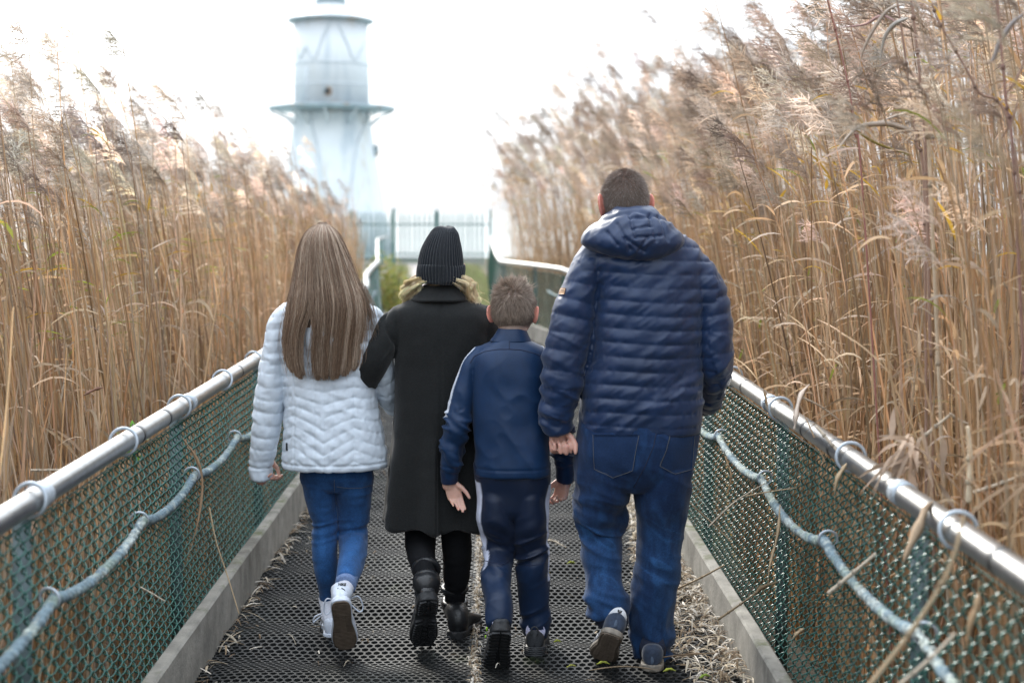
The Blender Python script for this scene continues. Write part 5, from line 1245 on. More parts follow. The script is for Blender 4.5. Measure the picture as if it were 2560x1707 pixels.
    for k in range(5):
        pts = [fn2(np.array([math.sin(a) * .043, .028 - math.cos(a) * .034 + .03 * (abs(a) > 1.5) * (abs(a) - 1.5), .012 + .0075 * k])) for a in np.linspace(-1.9, 1.9, 17)]
        rb.add(*sweep(pts, .0024, None, 6, (0, 0, 1)))
    rb.build('heel_rib', bpy.data.materials['ribbed_grey_sole'], sh2)
    lp_ = [fn2(np.array([math.sin(a) * .014, .006, .108 + math.cos(a) * .02 - .004])) + np.array([0, -.012, 0]) for a in np.linspace(-2.2, 2.2, 14)]
    link('pull_loop', make_mesh('pull_loop', *sweep(lp_, .003, None, 7, (0, 1, .1))), M_grey_mesh, sh2)
    for fx, pl in ((fn, lq), (fn2, rq)): ankle_sock(root, [pl[-6], pl[-2], fx(np.array([0, .066, .085])), fx(np.array([0, .085, .06]))], [.040] * 8 + [.039, .038, .037, .036, .035, .034, .033, .032], M_lilac_sock)
    # body
    ht = P(*S(2, 433, 562), Y)
    H = Head(ht + np.array([0, .02, -.112]), .152, .188, .222, R(-17), R(3))
    parts = H.parts(.98)
    nk = H.c + np.array([-.004, -.02, -.06])
    parts.append(sweep([nk, nk + np.array([-.004, -.014, -.05]), np.array([TR[3, 0], Y - .005, TR[8, 2]])], [.053, .053, .062], [.056, .056, .06], 24))
    T2 = TR[10:].copy(); T2[:, 3:] *= .84; parts.append(loft_rows(T2, 40)); J2 = JR.copy(); J2[:, 3:] *= .84; parts.append(loft_rows(J2, 40))
    for pl, rd in ((lp, lr), (rp, rr)): parts.append(sweep(pl, np.minimum(rd * .62, .04), None, 16, round_end=(1, 1)))
    for pl, rd in ((lq, lqr), (rq, rqr)): parts.append(sweep(pl[:-3], np.minimum(rd[:-3] * .7, .06), None, 18, round_end=(1, 1)))
    for fnx, pl in ((fn, lq), (fn2, rq)): parts.append(sweep([pl[-8], pl[-3], fnx(np.array([0, .06, .07])), fnx(np.array([0, .10, .05]))], [.034, .032, .028, .022], None, 14, round_end=(1, 1)))
    parts.append(sweep([lp[-5], lp[-1], lp[-1] + np.array([0, 0, -.012])], .026, .02, 16, (0, 1, 0), 2, (1, 1)))
    parts += hand(lp[-1] + np.array([.002, 0, .008]), (.34, -.04, -1), (.15, -1, .05), (1, .15, .3), .75, ((16, 20, 12), (20, 24, 14), (24, 28, 16), (30, 32, 18)), (14, 12), -3, .25)
    parts.append(sweep([rp[-5], rp[-1], rp[-1] + np.array([0, 0, -.012])], .026, .02, 16, (0, 1, 0), 2, (1, 1)))
    parts += hand(rp[-1] + np.array([.0, 0, .01]), (-.25, -.05, -1), (-.75, -.75, .0), (-.6, .7, .2), .86, ((35, 45, 25), (42, 50, 25), (48, 52, 25), (52, 55, 25)), (15, 20), 2, .45)
    lo = lambda U: np.where(U[:, 1] < .25, -.60 + .10 * np.abs(U[:, 0]) - .08 * (1 - np.abs(U[:, 0])), -.1 + .75 * U[:, 1])
    hm = lambda U: sst(U[:, 2] - lo(U), -.1, .1) * .85
    body_object(root, parts, .0038, H, (.20, .15, .12), hm, (.60, .36, .285))
    U = H.scalp(15000, lambda U: U[:, 2] > lo(U) - .05 + .12 * rng.random(len(U)))
    A = H.at(U); nrm = A - H.c; nrm /= np.linalg.norm(nrm, axis=1)[:, None]
    wl = np.array([.18, -.45, .88]); wl /= np.linalg.norm(wl)
    away = U - wl; away = away - nrm * np.einsum('ij,ij->i', away, nrm)[:, None]; away /= np.linalg.norm(away, axis=1)[:, None] + .1
    down = np.array([0, 0, -1.]) + nrm * nrm[:, 2:3]
    topm = sst(U[:, 2], .35, .85)[:, None]
    clump = np.stack([vnoise(U * 9, 71), vnoise(U * 9, 72), vnoise(U * 9, 73)], -1)
    dr = nrm * (.14 + .55 * topm) + away * .45 * (1 - .5 * topm) + down * .65 * (1 - topm) + clump * .5 * (.35 + topm) + rng.normal(size=A.shape) * .10
    ln = (.007 + .010 * sst(U[:, 2], -.6, .2) + .012 * topm[:, 0]) * (.7 + .5 * rng.random(len(U)))
    K = np.linspace(0, 1, 5)[None, :, None]
    bend = (away * .5 + down * (1 - topm) * .6)
    Pt = (A - nrm * .001)[:, None] + dr[:, None] * ln[:, None, None] * K + bend[:, None] * ln[:, None, None] * .55 * K ** 2
    c0 = np.array((.40, .31, .25)) * (.55 + .8 * rng.random((len(U), 1))); lt = (rng.random(len(U)) < .12)[:, None]; c0 = np.where(lt, np.array((.62, .50, .40)), c0)
    V, f, C = strands(Pt, np.linspace(.0010, .0003, 5)[None] * np.ones((len(U), 1)), c0)
    link('hair', make_mesh('hair', V, [f], True, C), M_hair, root)
    return root
# ================================================================== the girl
def build_girl():
    Y = 5.5
    root = thing('person', P(860, 1600, Y) * np.array([1, 1, 0]), 'girl with long straight brown hair in pale quilted jacket, blue jeans and white trainers', 'person', 'family walking away along the walkway')
    TR = rows_world(Y, 1, [(455, 350, 540, .060), (485, 300, 585, .078), (515, 235, 640, .095), (545, 195, 690, .11), (600, 190, 700, .122), (700, 202, 690, .128), (800, 212, 668, .128), (900, 218, 655, .13),
                           (1000, 222, 672, .137), (1100, 218, 694, .146), (1200, 212, 714, .154), (1270, 206, 724, .158), (1300, 207, 722, .155)])
    la, lp, lr = limb(Y, 1, [(232, 545, 0, 40, .06), (192, 600, 0, 48, .064), (174, 700, 0, 54, .066), (163, 800, -.005, 60, .066), (153, 900, -.01, 68, .066), (142, 1000, -.005, 71, .064), (129, 1100, .0, 69, .062),
                             (116, 1200, .01, 63, .06), (104, 1290, .02, 58, .056), (103, 1330, .02, 56, .054), (103, 1368, .02, 53, .05)], n=28, end=(1, 0))
    ra, rp, rr = limb(Y, 1, [(650, 560, 0, 44, .06), (676, 640, 0, 54, .064), (688, 740, 0, 58, .065), (698, 830, .02, 60, .064), (712, 910, .06, 58, .062), (735, 970, .12, 54, .058), (768, 1005, .19, 48, .05), (800, 1015, .25, 44, .046)], n=26, end=(1, 1))
    xc = PR(1, 430, 1000, Y)[0]; zt = TR[24, 2]; zb = TR[-1, 2]
    base = np.array((.56, .63, .71))
    def disp(V, N):
        dl, sl, _ = near_axis(V, lp, lr); dr, sr, _ = near_axis(V, rp, rr); z = TR[::-1, 2]; g = lambda k: np.interp(V[:, 2], z, TR[::-1, k])
        dt = np.hypot((V[:, 0] - g(0)) / g(3), (V[:, 1] - g(1)) / g(4)); arm = np.minimum(dl, dr) < dt + .03; sa = np.where(dl < dr, sl, sr)
        ax = np.abs(V[:, 0] - xc); k = .10 + .55 * sst(-V[:, 2], -zt + .12, -zb - .05)
        axp = np.where(ax > .115, .115 - (ax - .115) * .8, ax)
        zz = V[:, 2] - k * axp + .006 * vnoise(V * 8, 81)
        s = np.where(arm, (sa + .008 * vnoise(V * 8, 82)) / .050, zz / .047)
        ph = s - np.floor(s); pf = np.sin(np.pi * ph)
        near = np.exp(-(np.minimum(ph, 1 - ph) / .2) ** 2)
        pk = .003 * near * vnoise(np.stack([V[:, 0] * 70, V[:, 1] * 70, s], -1), 83)
        vl = np.zeros(len(V))
        for q in (-.115, -.035, 0., .035, .115): vl -= .0022 * np.exp(-((V[:, 0] - xc - q) / .0035) ** 2) * ~arm
        hem = sst(V[:, 2], zb + .016, zb + .03)
        hl = -.005 * np.exp(-((V[:, 2] - zb - .024) / .004) ** 2) * ~arm
        crk = .0026 * ridge(np.stack([V[:, 0] * 20 + V[:, 2] * 10, V[:, 1] * 16, V[:, 2] * 22], -1), 84)
        cuff = np.where(arm & (dl < dr), -.006 * np.exp(-((sl - lp_len + .055) / .006) ** 2), 0)
        edge = -.006 * np.exp(-(np.abs(np.minimum(dl, dr) - dt) / .045) ** 2) * (V[:, 2] > TR[30, 2])
        return (.0056 * pf ** .34 - .0038 + pk) * np.maximum(hem, .4) + vl + hl + crk + cuff + edge + .002 * vnoise(V * 30, 85) + .0010 * ridge(V * np.array([55, 30, 45]), 89)
    lp_len = np.sum(np.linalg.norm(np.diff(lp, axis=0), axis=1))
    jk, jb = garment('jacket', [loft_rows(TR, 56, 2.4), la, ra], .005, 5, root, M_white_nylon, disp, lambda V, N: base * (1 + .05 * vnoise(V * 10, 86))[:, None])
    patch(jb, 1, [(1190, 230, 233.5), (1228, 230, 233.5)], 'side_tag', M_ink, jk, off=.005, nx=3, k=3)
    # hood lying under the hair, dark lining showing through the parted hair
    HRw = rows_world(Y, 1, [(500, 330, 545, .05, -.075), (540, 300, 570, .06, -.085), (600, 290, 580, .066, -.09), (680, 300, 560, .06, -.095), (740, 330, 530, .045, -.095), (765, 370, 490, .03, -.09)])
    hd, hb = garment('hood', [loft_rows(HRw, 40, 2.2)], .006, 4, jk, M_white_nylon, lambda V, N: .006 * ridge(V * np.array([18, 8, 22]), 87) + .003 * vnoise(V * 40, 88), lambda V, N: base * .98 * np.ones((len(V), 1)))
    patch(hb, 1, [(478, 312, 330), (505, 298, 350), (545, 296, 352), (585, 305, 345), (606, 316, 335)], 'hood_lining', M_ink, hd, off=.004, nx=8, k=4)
    # jeans
    JR = rows_world(Y, 3, [(300, 335, 735, .105), (400, 332, 742, .112), (455, 340, 738, .098), (495, 380, 700, .075)])
    ll, lq, lqr = limb(Y, 3, [(435, 390, 0, 100, .098), (440, 470, 0, 92, .09), (452, 560, .01, 84, .078), (470, 650, .02, 71, .070), (472, 710, .025, 68, .066), (467, 790, .02, 70, .066), (469, 860, .02, 71, .066), (478, 950, .035, 62, .06),
                              (480, 1030, .06, 47, .047), (479, 1085, .075, 40, .04), (478, 1120, .08, 36, .038)], n=26, end=(1, 0))
    rl, rq, rqr = limb(Y, 3, [(632, 390, 0, 108, .098), (630, 470, .005, 106, .09), (632, 560, .02, 97, .078), (629, 650, .04, 86, .072), (628, 710, .045, 80, .068), (629, 780, .02, 79, .066), (627, 850, -.06, 76, .066), (612, 920, -.15, 68, .060),
                              (597, 970, -.22, 62, .054), (588, 1012, -.27, 56, .048)], n=26, end=(1, 0))
    kz = PR(3, 0, 715, Y)[2]; xm = PR(3, 540, 700, Y)[0]
    def jdisp(V, N):
        m = np.exp(-((V[:, 2] - kz) / .05) ** 2)
        f1 = ridge(np.stack([V[:, 0] * 6, V[:, 1] * 6, V[:, 2] * 42 - V[:, 0] * 9], -1), 91)
        return .006 * f1 * m + .002 * ridge(V * np.array([14, 14, 30]), 92) + .0015 * vnoise(V * 26, 93)
    def jcol(V, N):
        d = np.array((.009, .038, .112)); fd = np.array((.030, .115, .31)); right = V[:, 0] > xm
        c = np.where(right, rq[20][0], lq[20][0])
        k = .42 + .35 * np.exp(-((V[:, 2] - np.where(right, kz - .11, kz - .12)) / .12) ** 2) + .2 * vnoise(V * np.array([40, 40, 5]), 94) + .12 * vnoise(V * np.array([90, 90, 60]), 95) - .25 * np.exp(-((V[:, 2] - kz - .22) / .12) ** 2)
        return d * (1 - np.clip(k, 0, 1.1))[:, None] + fd * np.clip(k, 0, 1.1)[:, None]
    je, jeb = garment('jeans', [loft_rows(JR, 48, 2.4), ll, rl], .0045, 4, root, M_denim, jdisp, jcol)
    stitch(jeb, 3, [(535, 478), (600, 488), (670, 486), (735, 470)], 'stitching', M_thread, je, r=.0008, off=.001)
    stitch(jeb, 3, [(522, 440), (524, 500), (538, 620), (545, 720)], 'seam', M_thread, je, r=.0008, off=.0005)
    cuffm = mat('turned_up_denim', (.14, .21, .38), .85, noise=(150, .2, 5), bump=(500, .3, .002))
    def cuff(pts, ra, rb):
        V, f = sweep(cr(pts, 5), ra, rb, 28, (0, 1, 0), 2, (0, 0))
        link('turned_up_cuff', make_mesh('turned_up_cuff', V, f), cuffm, je)
    cuff([lq[-10], lq[-5], lq[-1] + np.array([0, 0, -.004])], .0265, .030); d = rq[-1] - rq[-8]
    cuff([rq[-8], rq[-4], rq[-1] + d * .35], np.linspace(.043, .040, 11), .043)
    # socks and shoes
    top = ip([0, .05, .2, .35, .55, .75, .9, 1], [.078, .086, .084, .080, .070, .052, .042, .03])
    hl = P(*S(3, 556, 1112), 5.13); to = P(*S(3, 588, 1384), 5.325)
    trd = [(u, v, .02, .0025, 0) for v in np.linspace(.05, .95, 40) for u in (-.5, 0, .5)]
    sh, fn, L = make_shoe(root, 'shoe', hl, to, .098, M_white_leather, M_white_leather, top, .024, R(6), 'white trainer kicked up with its brown sole facing back', [], side=(1, 0, .0))
    V, f = shoe_loft(L, .098, lambda a: -.003, lambda a: .004, .93, 6, y0=.004); gs = link('rubber_outsole', make_mesh('rubber_outsole', fn(V), f), M_gum, sh)
    tb = MB(); tw = cr(np.stack([T_, W_], 1), 4)
    for v in np.linspace(.06, .95, 34):
        wv = np.interp(v, tw[:, 0], tw[:, 1]) * .049 * .82; V, f = box((0, v * L, -.003), (wv * 1.9 if (v < .3 or v > .6) else wv * .7, .0026, .003)); tb.add(fn(V), f)
    tb.build('tread', M_gum, gs, smooth=False)
    def sock(a, b, c, r, nm='sock'):
        V, f = sweep(cr([a, b, c], 6), r, None, 28, (0, 1, 0), 2, (0, 1)); V = V + vnormals(V, f) * (.0012 * np.cos(28 * np.arctan2(V[:, 1] - b[1], V[:, 0] - b[0])))[:, None]
        return link(nm, make_mesh(nm, V, f), M_sock, root)
    d = rq[-1] - rq[-8]; d = d / np.linalg.norm(d)
    s_top = rq[-1] - d * .01; heelin = fn(np.array([0, .048, .055]))
    so = sock(s_top, (s_top + heelin) / 2 + np.array([0, -.006, 0]), heelin, np.linspace(.0375, .036, 13))
    # trainer's high heel with print
    hc = MB(); hc.add(*sweep(cr([fn(np.array([0, .046, .055])), fn(np.array([0, .042, .080])), s_top * .35 + heelin * .65 + np.array([0, -.007, .0])], 6), np.linspace(.034, .0385, 13), np.linspace(.040, .0395, 13), 28, (0, 1, 0), 2, (1, 1)))
    hcV, hcf = hc.arrays(); hc_o = link('heel_counter', make_mesh('heel_counter', hcV, hcf), M_white_leather, sh)
    tri = np.concatenate([q if q.shape[1] == 3 else np.concatenate([q[:, :3], q[:, [0, 2, 3]]]) for q in hcf])
    so_t = []; 
    hbv = BVHTree.FromPolygons([tuple(v) for v in hcV], tri.tolist())
    sv = np.array([v.co[:] for v in so.data.vertices]); sf = [list(p.vertices) for p in so.data.polygons]
    sbv = BVHTree.FromPolygons([tuple(v) for v in sv], sf)
    V, f = text_mesh('NIKE', .0135)
    hit = cast(sbv, *S(3, 567, 1022)) ; hit2 = cast(hbv, *S(3, 567, 1022))
    hh = min([h for h in (hit, hit2) if h], key=lambda h: h[0][1])
    n = hh[1]; xx = np.array([1, 0, -.10]); xx = xx - n * (xx @ n); xx /= np.linalg.norm(xx); yy = np.cross(n, xx)
    W = hh[0] + n * .0035 + V[:, :1] * xx + V[:, 1:2] * yy + V[:, 2:3] * n
    link('lettering', make_mesh('lettering', W, f, False), M_ink, so if hh is hit else hc_o)
    stitch(hbv, 3, [(545, 1040), (535, 1050), (527, 1065)], 'swoosh_line', M_ink, hc_o, r=.0014, off=.0008)
    stitch(hbv, 3, [(563, 1040), (578, 1050), (592, 1075), (604, 1100)], 'swoosh_line', M_ink, hc_o, r=.0018, off=.0008)
    lc = MB()
    for sg, x0 in ((1, .05), (-1, -.045)):
        a = [fn(np.array([x0 * .4, .115, .085])), fn(np.array([x0 * 1.25, .10, .088])), fn(np.array([x0 * 1.55, .145, .070])), fn(np.array([x0 * 1.25, .155, .058])), fn(np.array([x0 * .5, .125, .083]))]
        lc.add(*sweep(cr(a, 6), .0028, None, 7, (0, 1, .1)))
    lc.build('lace', M_white_leather, sh)
    h2 = G(*S(3, 512, 1338)); h2[2] = 0; t2 = h2 + np.array([-.03, .255, 0])
    sh2, fn2, L2 = make_shoe(root, 'shoe', h2, t2, .092, M_white_leather, M_white_leather, top, .028, 0, 'white trainer planted flat on the black mat')
    so2 = sock(lq[-1] + np.array([0, 0, .02]), lq[-1] * .5 + fn2(np.array([0, .05, .06])) * .5, fn2(np.array([0, .055, .05])), .031)
    lc = MB()
    for x0 in (-.05, .045):
        a = [fn2(np.array([x0 * .3, .10, .092])), fn2(np.array([x0 * 1.3, .07, .085])), fn2(np.array([x0 * 1.5, .08, .055])), fn2(np.array([x0 * 1.3, .10, .06])), fn2(np.array([x0 * .4, .11, .09]))]
        lc.add(*sweep(cr(a, 6), .0028, None, 7, (0, 1, .1)))
    lc.build('lace', M_white_leather, sh2)
    sw = MB(); sw.add(*sweep([fn2(np.array([-.046, .06, .03])), fn2(np.array([-.043, .10, .045])), fn2(np.array([-.042, .13, .05]))], .006, .002, 8, (1, 0, 0))); sw.build('side_mark', M_ink, sh2)
    # body
    ht = P(*S(1, 405, 125), Y)
    H = Head(ht + np.array([0, .02, -.122]), .148, .188, .222, R(-3), R(2))
    parts = H.parts(.95); nk = H.c + np.array([0, -.02, -.06])
    parts.append(sweep([nk, nk + np.array([0, -.012, -.06]), np.array([TR[6, 0], Y - .01, TR[18, 2]])], [.05, .05, .065], None, 22))
    T2 = TR[14:].copy(); T2[:, 3:] *= .84; parts.append(loft_rows(T2, 40)); J2 = JR.copy(); J2[:, 3:] *= .85; parts.append(loft_rows(J2, 40))
    for pl, rd in ((lp, lr), (rp, rr)): parts.append(sweep(pl, np.minimum(rd * .55, .04), None, 16, round_end=(1, 1)))
    for pl, rd in ((lq, lqr), (rq, rqr)): parts.append(sweep(pl[:-3], np.minimum(rd[:-3] * .75, .07), None, 18, round_end=(1, 1)))
    for fnx, pl in ((fn, rq), (fn2, lq)): parts.append(sweep([pl[-8], pl[-2], fnx(np.array([0, .06, .06])), fnx(np.array([0, .11, .045]))], [.028, .026, .024, .020], None, 14, round_end=(1, 1)))
    parts += hand(lp[-1] + np.array([.0, .004, .098]), (.16, .06, -1), (.9, -.45, 0), (.3, 1, .2), .86, ((38, 45, 25), (42, 48, 25), (45, 50, 25), (48, 50, 25)))
    parts += hand(rp[-3], (.75, .65, -.1), (0, 0, -1), (-.6, .7, 0), .86, ((20, 30, 20),) * 4)
    body_object(root, parts, .004, H, (.12, .075, .05), lambda U: sst(U[:, 2] - .65 * U[:, 1], -.5, -.3) * .9, (.56, .33, .26))
    # hair
    hr = [(118, 388, 424, .02, .0), (133, 350, 452, .045, .0), (165, 318, 482, .078, .0), (205, 300, 505, .096, .0), (260, 286, 527, .105, -.005), (320, 277, 548, .105, -.02), (400, 262, 575, .095, -.045), (470, 243, 602, .082, -.075),
          (540, 224, 618, .070, -.095), (620, 208, 616, .058, -.105), (700, 202, 603, .050, -.108), (780, 206, 592, .046, -.11), (840, 222, 578, .044, -.112), (880, 238, 566, .042, -.115)]
    HRr = rows_world(Y, 1, hr, 4); HRr[:, 3] *= np.interp(np.arange(len(HRr)), [0, 24, 34, 60], [1, 1, .94, .94]); NR = len(HRr)
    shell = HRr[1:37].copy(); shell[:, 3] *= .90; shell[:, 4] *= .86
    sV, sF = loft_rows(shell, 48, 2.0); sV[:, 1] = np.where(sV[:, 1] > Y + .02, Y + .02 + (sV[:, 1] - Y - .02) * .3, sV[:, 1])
    n = 9500; Kp = 34
    u = rng.uniform(-1, 1, n); u = np.sign(u) * np.abs(u) ** .85
    layer = rng.uniform(.80, 1.05, n)
    end = 1 - .26 * rng.random(n) ** 2.2 - .10 * np.abs(u) ** 3 - .05 * (.5 + .5 * np.sin(u * 31 + 1)) - .05 * np.abs(u + .42).clip(0, .2) * 0
    tpar = np.linspace(0, 1, Kp)[None] ** 1.05 * end[:, None] * (NR - 1)
    i0 = np.clip(tpar.astype(int), 0, NR - 2); fr = tpar - i0
    rowv = HRr[i0] * (1 - fr[..., None]) + HRr[i0 + 1] * fr[..., None]
    gather = 1 + .0 * tpar
    wob = .042 * np.sin(tpar * .11 + rng.uniform(0, 6.3, (n, 1))) + .020 * np.sin(tpar * .31 + rng.uniform(0, 6.3, (n, 1)))
    lockid = np.floor((u + 1) * 26); lk_off = .055 * np.sin(lockid * 12.9898)[:, None] * sst(tpar / (NR - 1), .2, 1)
    uu = u[:, None] * gather + wob + lk_off
    t01 = tpar / (NR - 1)
    gap = np.exp(-((u[:, None] + .36) / .22) ** 2) * sst(t01, .58, .74)
    uu = uu + np.where(u[:, None] < -.36, -1, 1) * gap * .15
    gap2 = np.exp(-((uu + .50) / .13) ** 2) * np.exp(-((t01 - .60) / .09) ** 2); uu = uu + np.where(uu < -.50, -1, 1) * gap2 * .0
    uu = np.clip(uu, -1.06, 1.06); ang = np.arcsin(np.clip(uu, -1, 1))
    front = np.zeros((n, 1), bool)
    Pt = np.stack([rowv[..., 0] + rowv[..., 3] * uu, rowv[..., 1] - np.where(front & (t01 < .45), -.6, 1) * rowv[..., 4] * np.cos(ang) ** .8 * layer[:, None] + .004 * np.sin(lockid * 7.7)[:, None] * t01, rowv[..., 2]], -1)
    Pt[:, 0, 2] += .004 * (1 - layer) / .1
    fly = rng.random(n) < .07; amt = rng.normal(size=(n, 3)) * np.array([.020, .012, .004]); Pt[fly] += (amt[fly][:, None] * (t01[fly][..., None] ** 1.5))
    c0 = np.array((.30, .195, .130)) * (.45 + .9 * rng.random((n, 1))); band = .62 * (.5 + .5 * np.sin(lockid * 3.7)) + .42 * rng.random(n)
    lt = np.clip((band - .55) * 2.0, 0, .8)[:, None]; c0 = c0 * (1 - lt) + np.array((.82, .67, .53)) * lt
    rad = np.linspace(1, .45, Kp)[None] * rng.uniform(.0005, .0011, (n, 1))
    V, f, C = strands(Pt, rad, c0)
    # wind-blown wisps to the right
    m_ = 130; tt = np.linspace(0, 1, 14)[None, :]; q0 = PR(1, 580, 420, Y - .03); e0 = np.stack([PR(1, 600 + 75 * a, 560 + 150 * b, Y - .09) for a, b in rng.random((m_, 2))])
    W = q0 + rng.normal(size=(m_, 1, 3)) * .012 + (e0[:, None] - q0) * tt[..., None] + np.stack([.012 * np.sin(np.pi * tt) * np.ones((m_, 1)), -.03 * np.sin(np.pi * tt) * np.ones((m_, 1)), .012 * np.sin(np.pi * tt) * np.ones((m_, 1))], -1)
    V2, f2, C2 = strands(W, np.linspace(1, .4, 14)[None] * np.full((m_, 1), .0008), np.tile([.26, .18, .12], (m_, 1)))
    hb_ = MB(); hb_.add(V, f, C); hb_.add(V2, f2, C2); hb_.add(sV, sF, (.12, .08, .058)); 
    VV, FF = hb_.arrays(); CC = np.concatenate(hb_.C)
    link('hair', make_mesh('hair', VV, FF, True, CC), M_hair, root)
    return root

# ================================================================== the woman
def build_woman():
    Y = 5.5
    root = thing('person', P(1105, 1600, Y) * np.array([1, 1, 0]), 'woman in black knitted beanie and long black coat with black boots', 'person', 'family walking away along the walkway')
    TR = rows_world(Y, 1, [(470, 865, 1100, .075), (500, 800, 1165, .098), (530, 752, 1212, .115), (575, 740, 1236, .13), (640, 746, 1238, .138), (720, 754, 1232, .14), (830, 756, 1228, .14), (1050, 750, 1240, .148), (1200, 738, 1256, .158),
                           (1400, 714, 1278, .172), (1570, 692, 1296, .182), (1585, 691, 1297, .181)])
    la, lp, lr = limb(Y, 1, [(772, 560, 0, 44, .064), (742, 610, -.015, 60, .068), (712, 670, -.035, 69, .07), (678, 740, -.055, 74, .07), (648, 800, -.06, 72, .068), (632, 846, -.03, 64, .066), (640, 876, .06, 56, .06), (668, 888, .16, 50, .052), (700, 890, .24, 44, .046)], n=28, end=(1, 1))
    ra, rp, rr = limb(Y, 1, [(1200, 560, 0, 44, .064), (1225, 620, 0, 56, .068), (1238, 720, .0, 60, .068), (1246, 850, .0, 58, .066), (1250, 980, .02, 54, .062), (1250, 1090, .05, 48, .056), (1248, 1160, .07, 44, .05)], n=26, end=(1, 0))
    xs = PR(1, 992, 800, Y)[0]; xv = PR(3, 1104, 700, Y)[0]; zv = PR(3, 0, 170, Y)[2]
    def disp(V, N):
        D = np.zeros_like(V); dl, sl, _ = near_axis(V, lp, lr); dr, sr, _ = near_axis(V, rp, rr); arm = np.minimum(dl, dr) < 1.15
        low = sst(-V[:, 2], -TR[30, 2], -TR[-1, 2]); th = np.arctan2(V[:, 1] - Y, V[:, 0] - TR[30, 0])
        d = .013 * low * np.sin(th * 7 + .8) + .004 * vnoise(V * np.array([9, 9, 4]), 101) + .0025 * vnoise(V * 24, 102)
        d += np.where(arm, .007 * ridge(np.stack([V[:, 0] * 10, V[:, 1] * 10, V[:, 2] * 18 - V[:, 0] * 12], -1), 103), 0)
        d -= .0045 * np.exp(-((V[:, 0] - xs) / .0045) ** 2) * (V[:, 1] < Y) * (~arm)
        z = TR[::-1, 2]; g = lambda k: np.interp(V[:, 2], z, TR[::-1, k]); dt = np.hypot((V[:, 0] - g(0)) / g(3), (V[:, 1] - g(1)) / g(4))
        d -= .007 * np.exp(-(np.abs(np.minimum(dl, dr) - dt) / .045) ** 2) * (V[:, 2] > TR[36, 2])
        D = N * d[:, None]
        m = (V[:, 1] < Y - .02) * sst(-V[:, 2], -zv, -zv + .12); x = V[:, 0] - xv
        D[:, 1] += m * (.034 * sst(x, -.004, .004) * np.exp(-np.clip(x, 0, 1) / .06) - .012 * np.exp(-(np.clip(-x, 0, 1) / .03)) * (x < 0))
        return D
    ct, cb = garment('coat', [loft_rows(TR, 60, 2.4), la, ra], .006, 4, root, M_wool, disp)
    CRr = rows_world(Y, 1, [(414, 905, 1048, .064, -.002), (424, 893, 1062, .072, -.004), (445, 868, 1088, .084, -.006), (472, 842, 1116, .100, -.006), (488, 828, 1130, .110, -.006), (493, 836, 1122, .104, -.006)])
    garment('collar', [loft_rows(CRr, 48, 2.2)], .005, 3, ct, M_wool, lambda V, N: .003 * vnoise(V * 25, 104))
    # legs
    ll, lq, lqr = limb(Y, 3, [(990, 300, 0, 100, .085), (996, 560, .02, 98, .085), (1000, 680, .03, 92, .078), (1000, 760, .0, 86, .074), (1003, 830, -.06, 82, .070), (1014, 900, -.14, 72, .062), (1026, 960, -.21, 60, .055), (1032, 1010, -.25, 54, .05)], n=26, end=(1, 1))
    rl, rq, rqr = limb(Y, 3, [(1190, 300, 0, 100, .085), (1196, 560, .01, 96, .085), (1198, 680, .01, 90, .078), (1200, 760, .01, 85, .074), (1203, 850, .02, 82, .072), (1200, 950, .04, 76, .064), (1194, 1050, .06, 62, .054), (1190, 1120, .07, 54, .05), (1186, 1180, .075, 50, .046)], n=26, end=(1, 1))
    pv = rows_world(Y, 3, [(150, 960, 1230, .10), (300, 900, 1280, .12), (420, 930, 1260, .10)])
    garment('leggings', [loft_rows(pv, 40), ll, rl], .006, 4, root, M_legging, lambda V, N: .0025 * ridge(V * np.array([10, 10, 34]), 105) + .0015 * vnoise(V * 30, 106))
    # boots
    top = ip([0, .05, .2, .4, .55, .75, .9, 1], [.10, .11, .11, .10, .085, .066, .055, .04])
    hl = P(*S(3, 1046, 1104), 5.15); to = P(*S(3, 1012, 1372), 5.345)
    trd = []
    for v in np.linspace(.05, .27, 6): trd += [(s_ * .55, v, .026, .008, s_ * R(25)) for s_ in (-1, 1)]
    for v in np.linspace(.47, .95, 11): trd += [(s_ * .58, v, .030, .0085, s_ * R(18)) for s_ in (-1, 1)]
    for v in np.linspace(.07, .24, 3): trd.append((0, v, .012, .012, R(45)))
    for v in np.linspace(.52, .9, 5): trd.append((0, v, .013, .013, R(45)))
    def boot(hl, to, W, roll, label, leg, side, tread, mid):
        fn, L = shoe_frame(hl, to, roll, side)
        V, f = shoe_loft(L, W, lambda a: .028, top, .97, 2.5, y0=.004); bt = link('boot', make_mesh('boot', fn(V), f), M_black_leather, root, label=label)
        zb = ip([0, .30, .33, .45, .48, 1], [.0, .0, .020, .020, .004, .006]); V, f = shoe_loft(L, W, zb, lambda a: .040 - .008 * a, 1.04, 6); so = link('sole', make_mesh('sole', fn(V), f), M_black_rubber, bt)
        if tread:
            b = MB(); tw = cr(np.stack([T_, W_], 1), 4)
            for (u, v, lx, ly, an) in tread:
                wv = np.interp(v, tw[:, 0], tw[:, 1]) * W / 2; V, f = box((u * wv, v * L, -.002 + zb(v)), (lx, ly, .010), rotz(an)); b.add(fn(V), f)
            b.build('tread', M_black_rubber, so, smooth=False)
        a0 = fn(np.array([0, .055, .06])); a1 = fn(np.array([0, .05, .115 if tread else .090]))
        pts = cr([a0, a1, mid[0], mid[1]], 6); V, f = sweep(pts, np.interp(np.linspace(0, 1, len(pts)), [0, .4, .75, 1], [.042, .046, .052, .050]), np.interp(np.linspace(0, 1, len(pts)), [0, .4, .75, 1], [.05, .048, .05, .048]), 30, (0, 1, 0), 2.1, (1, 0))
        N = vnormals(V, f); V = V + N * (.004 * ridge(V * np.array([10, 10, 36]), 107) + .002 * vnoise(V * 40, 108))[:, None]
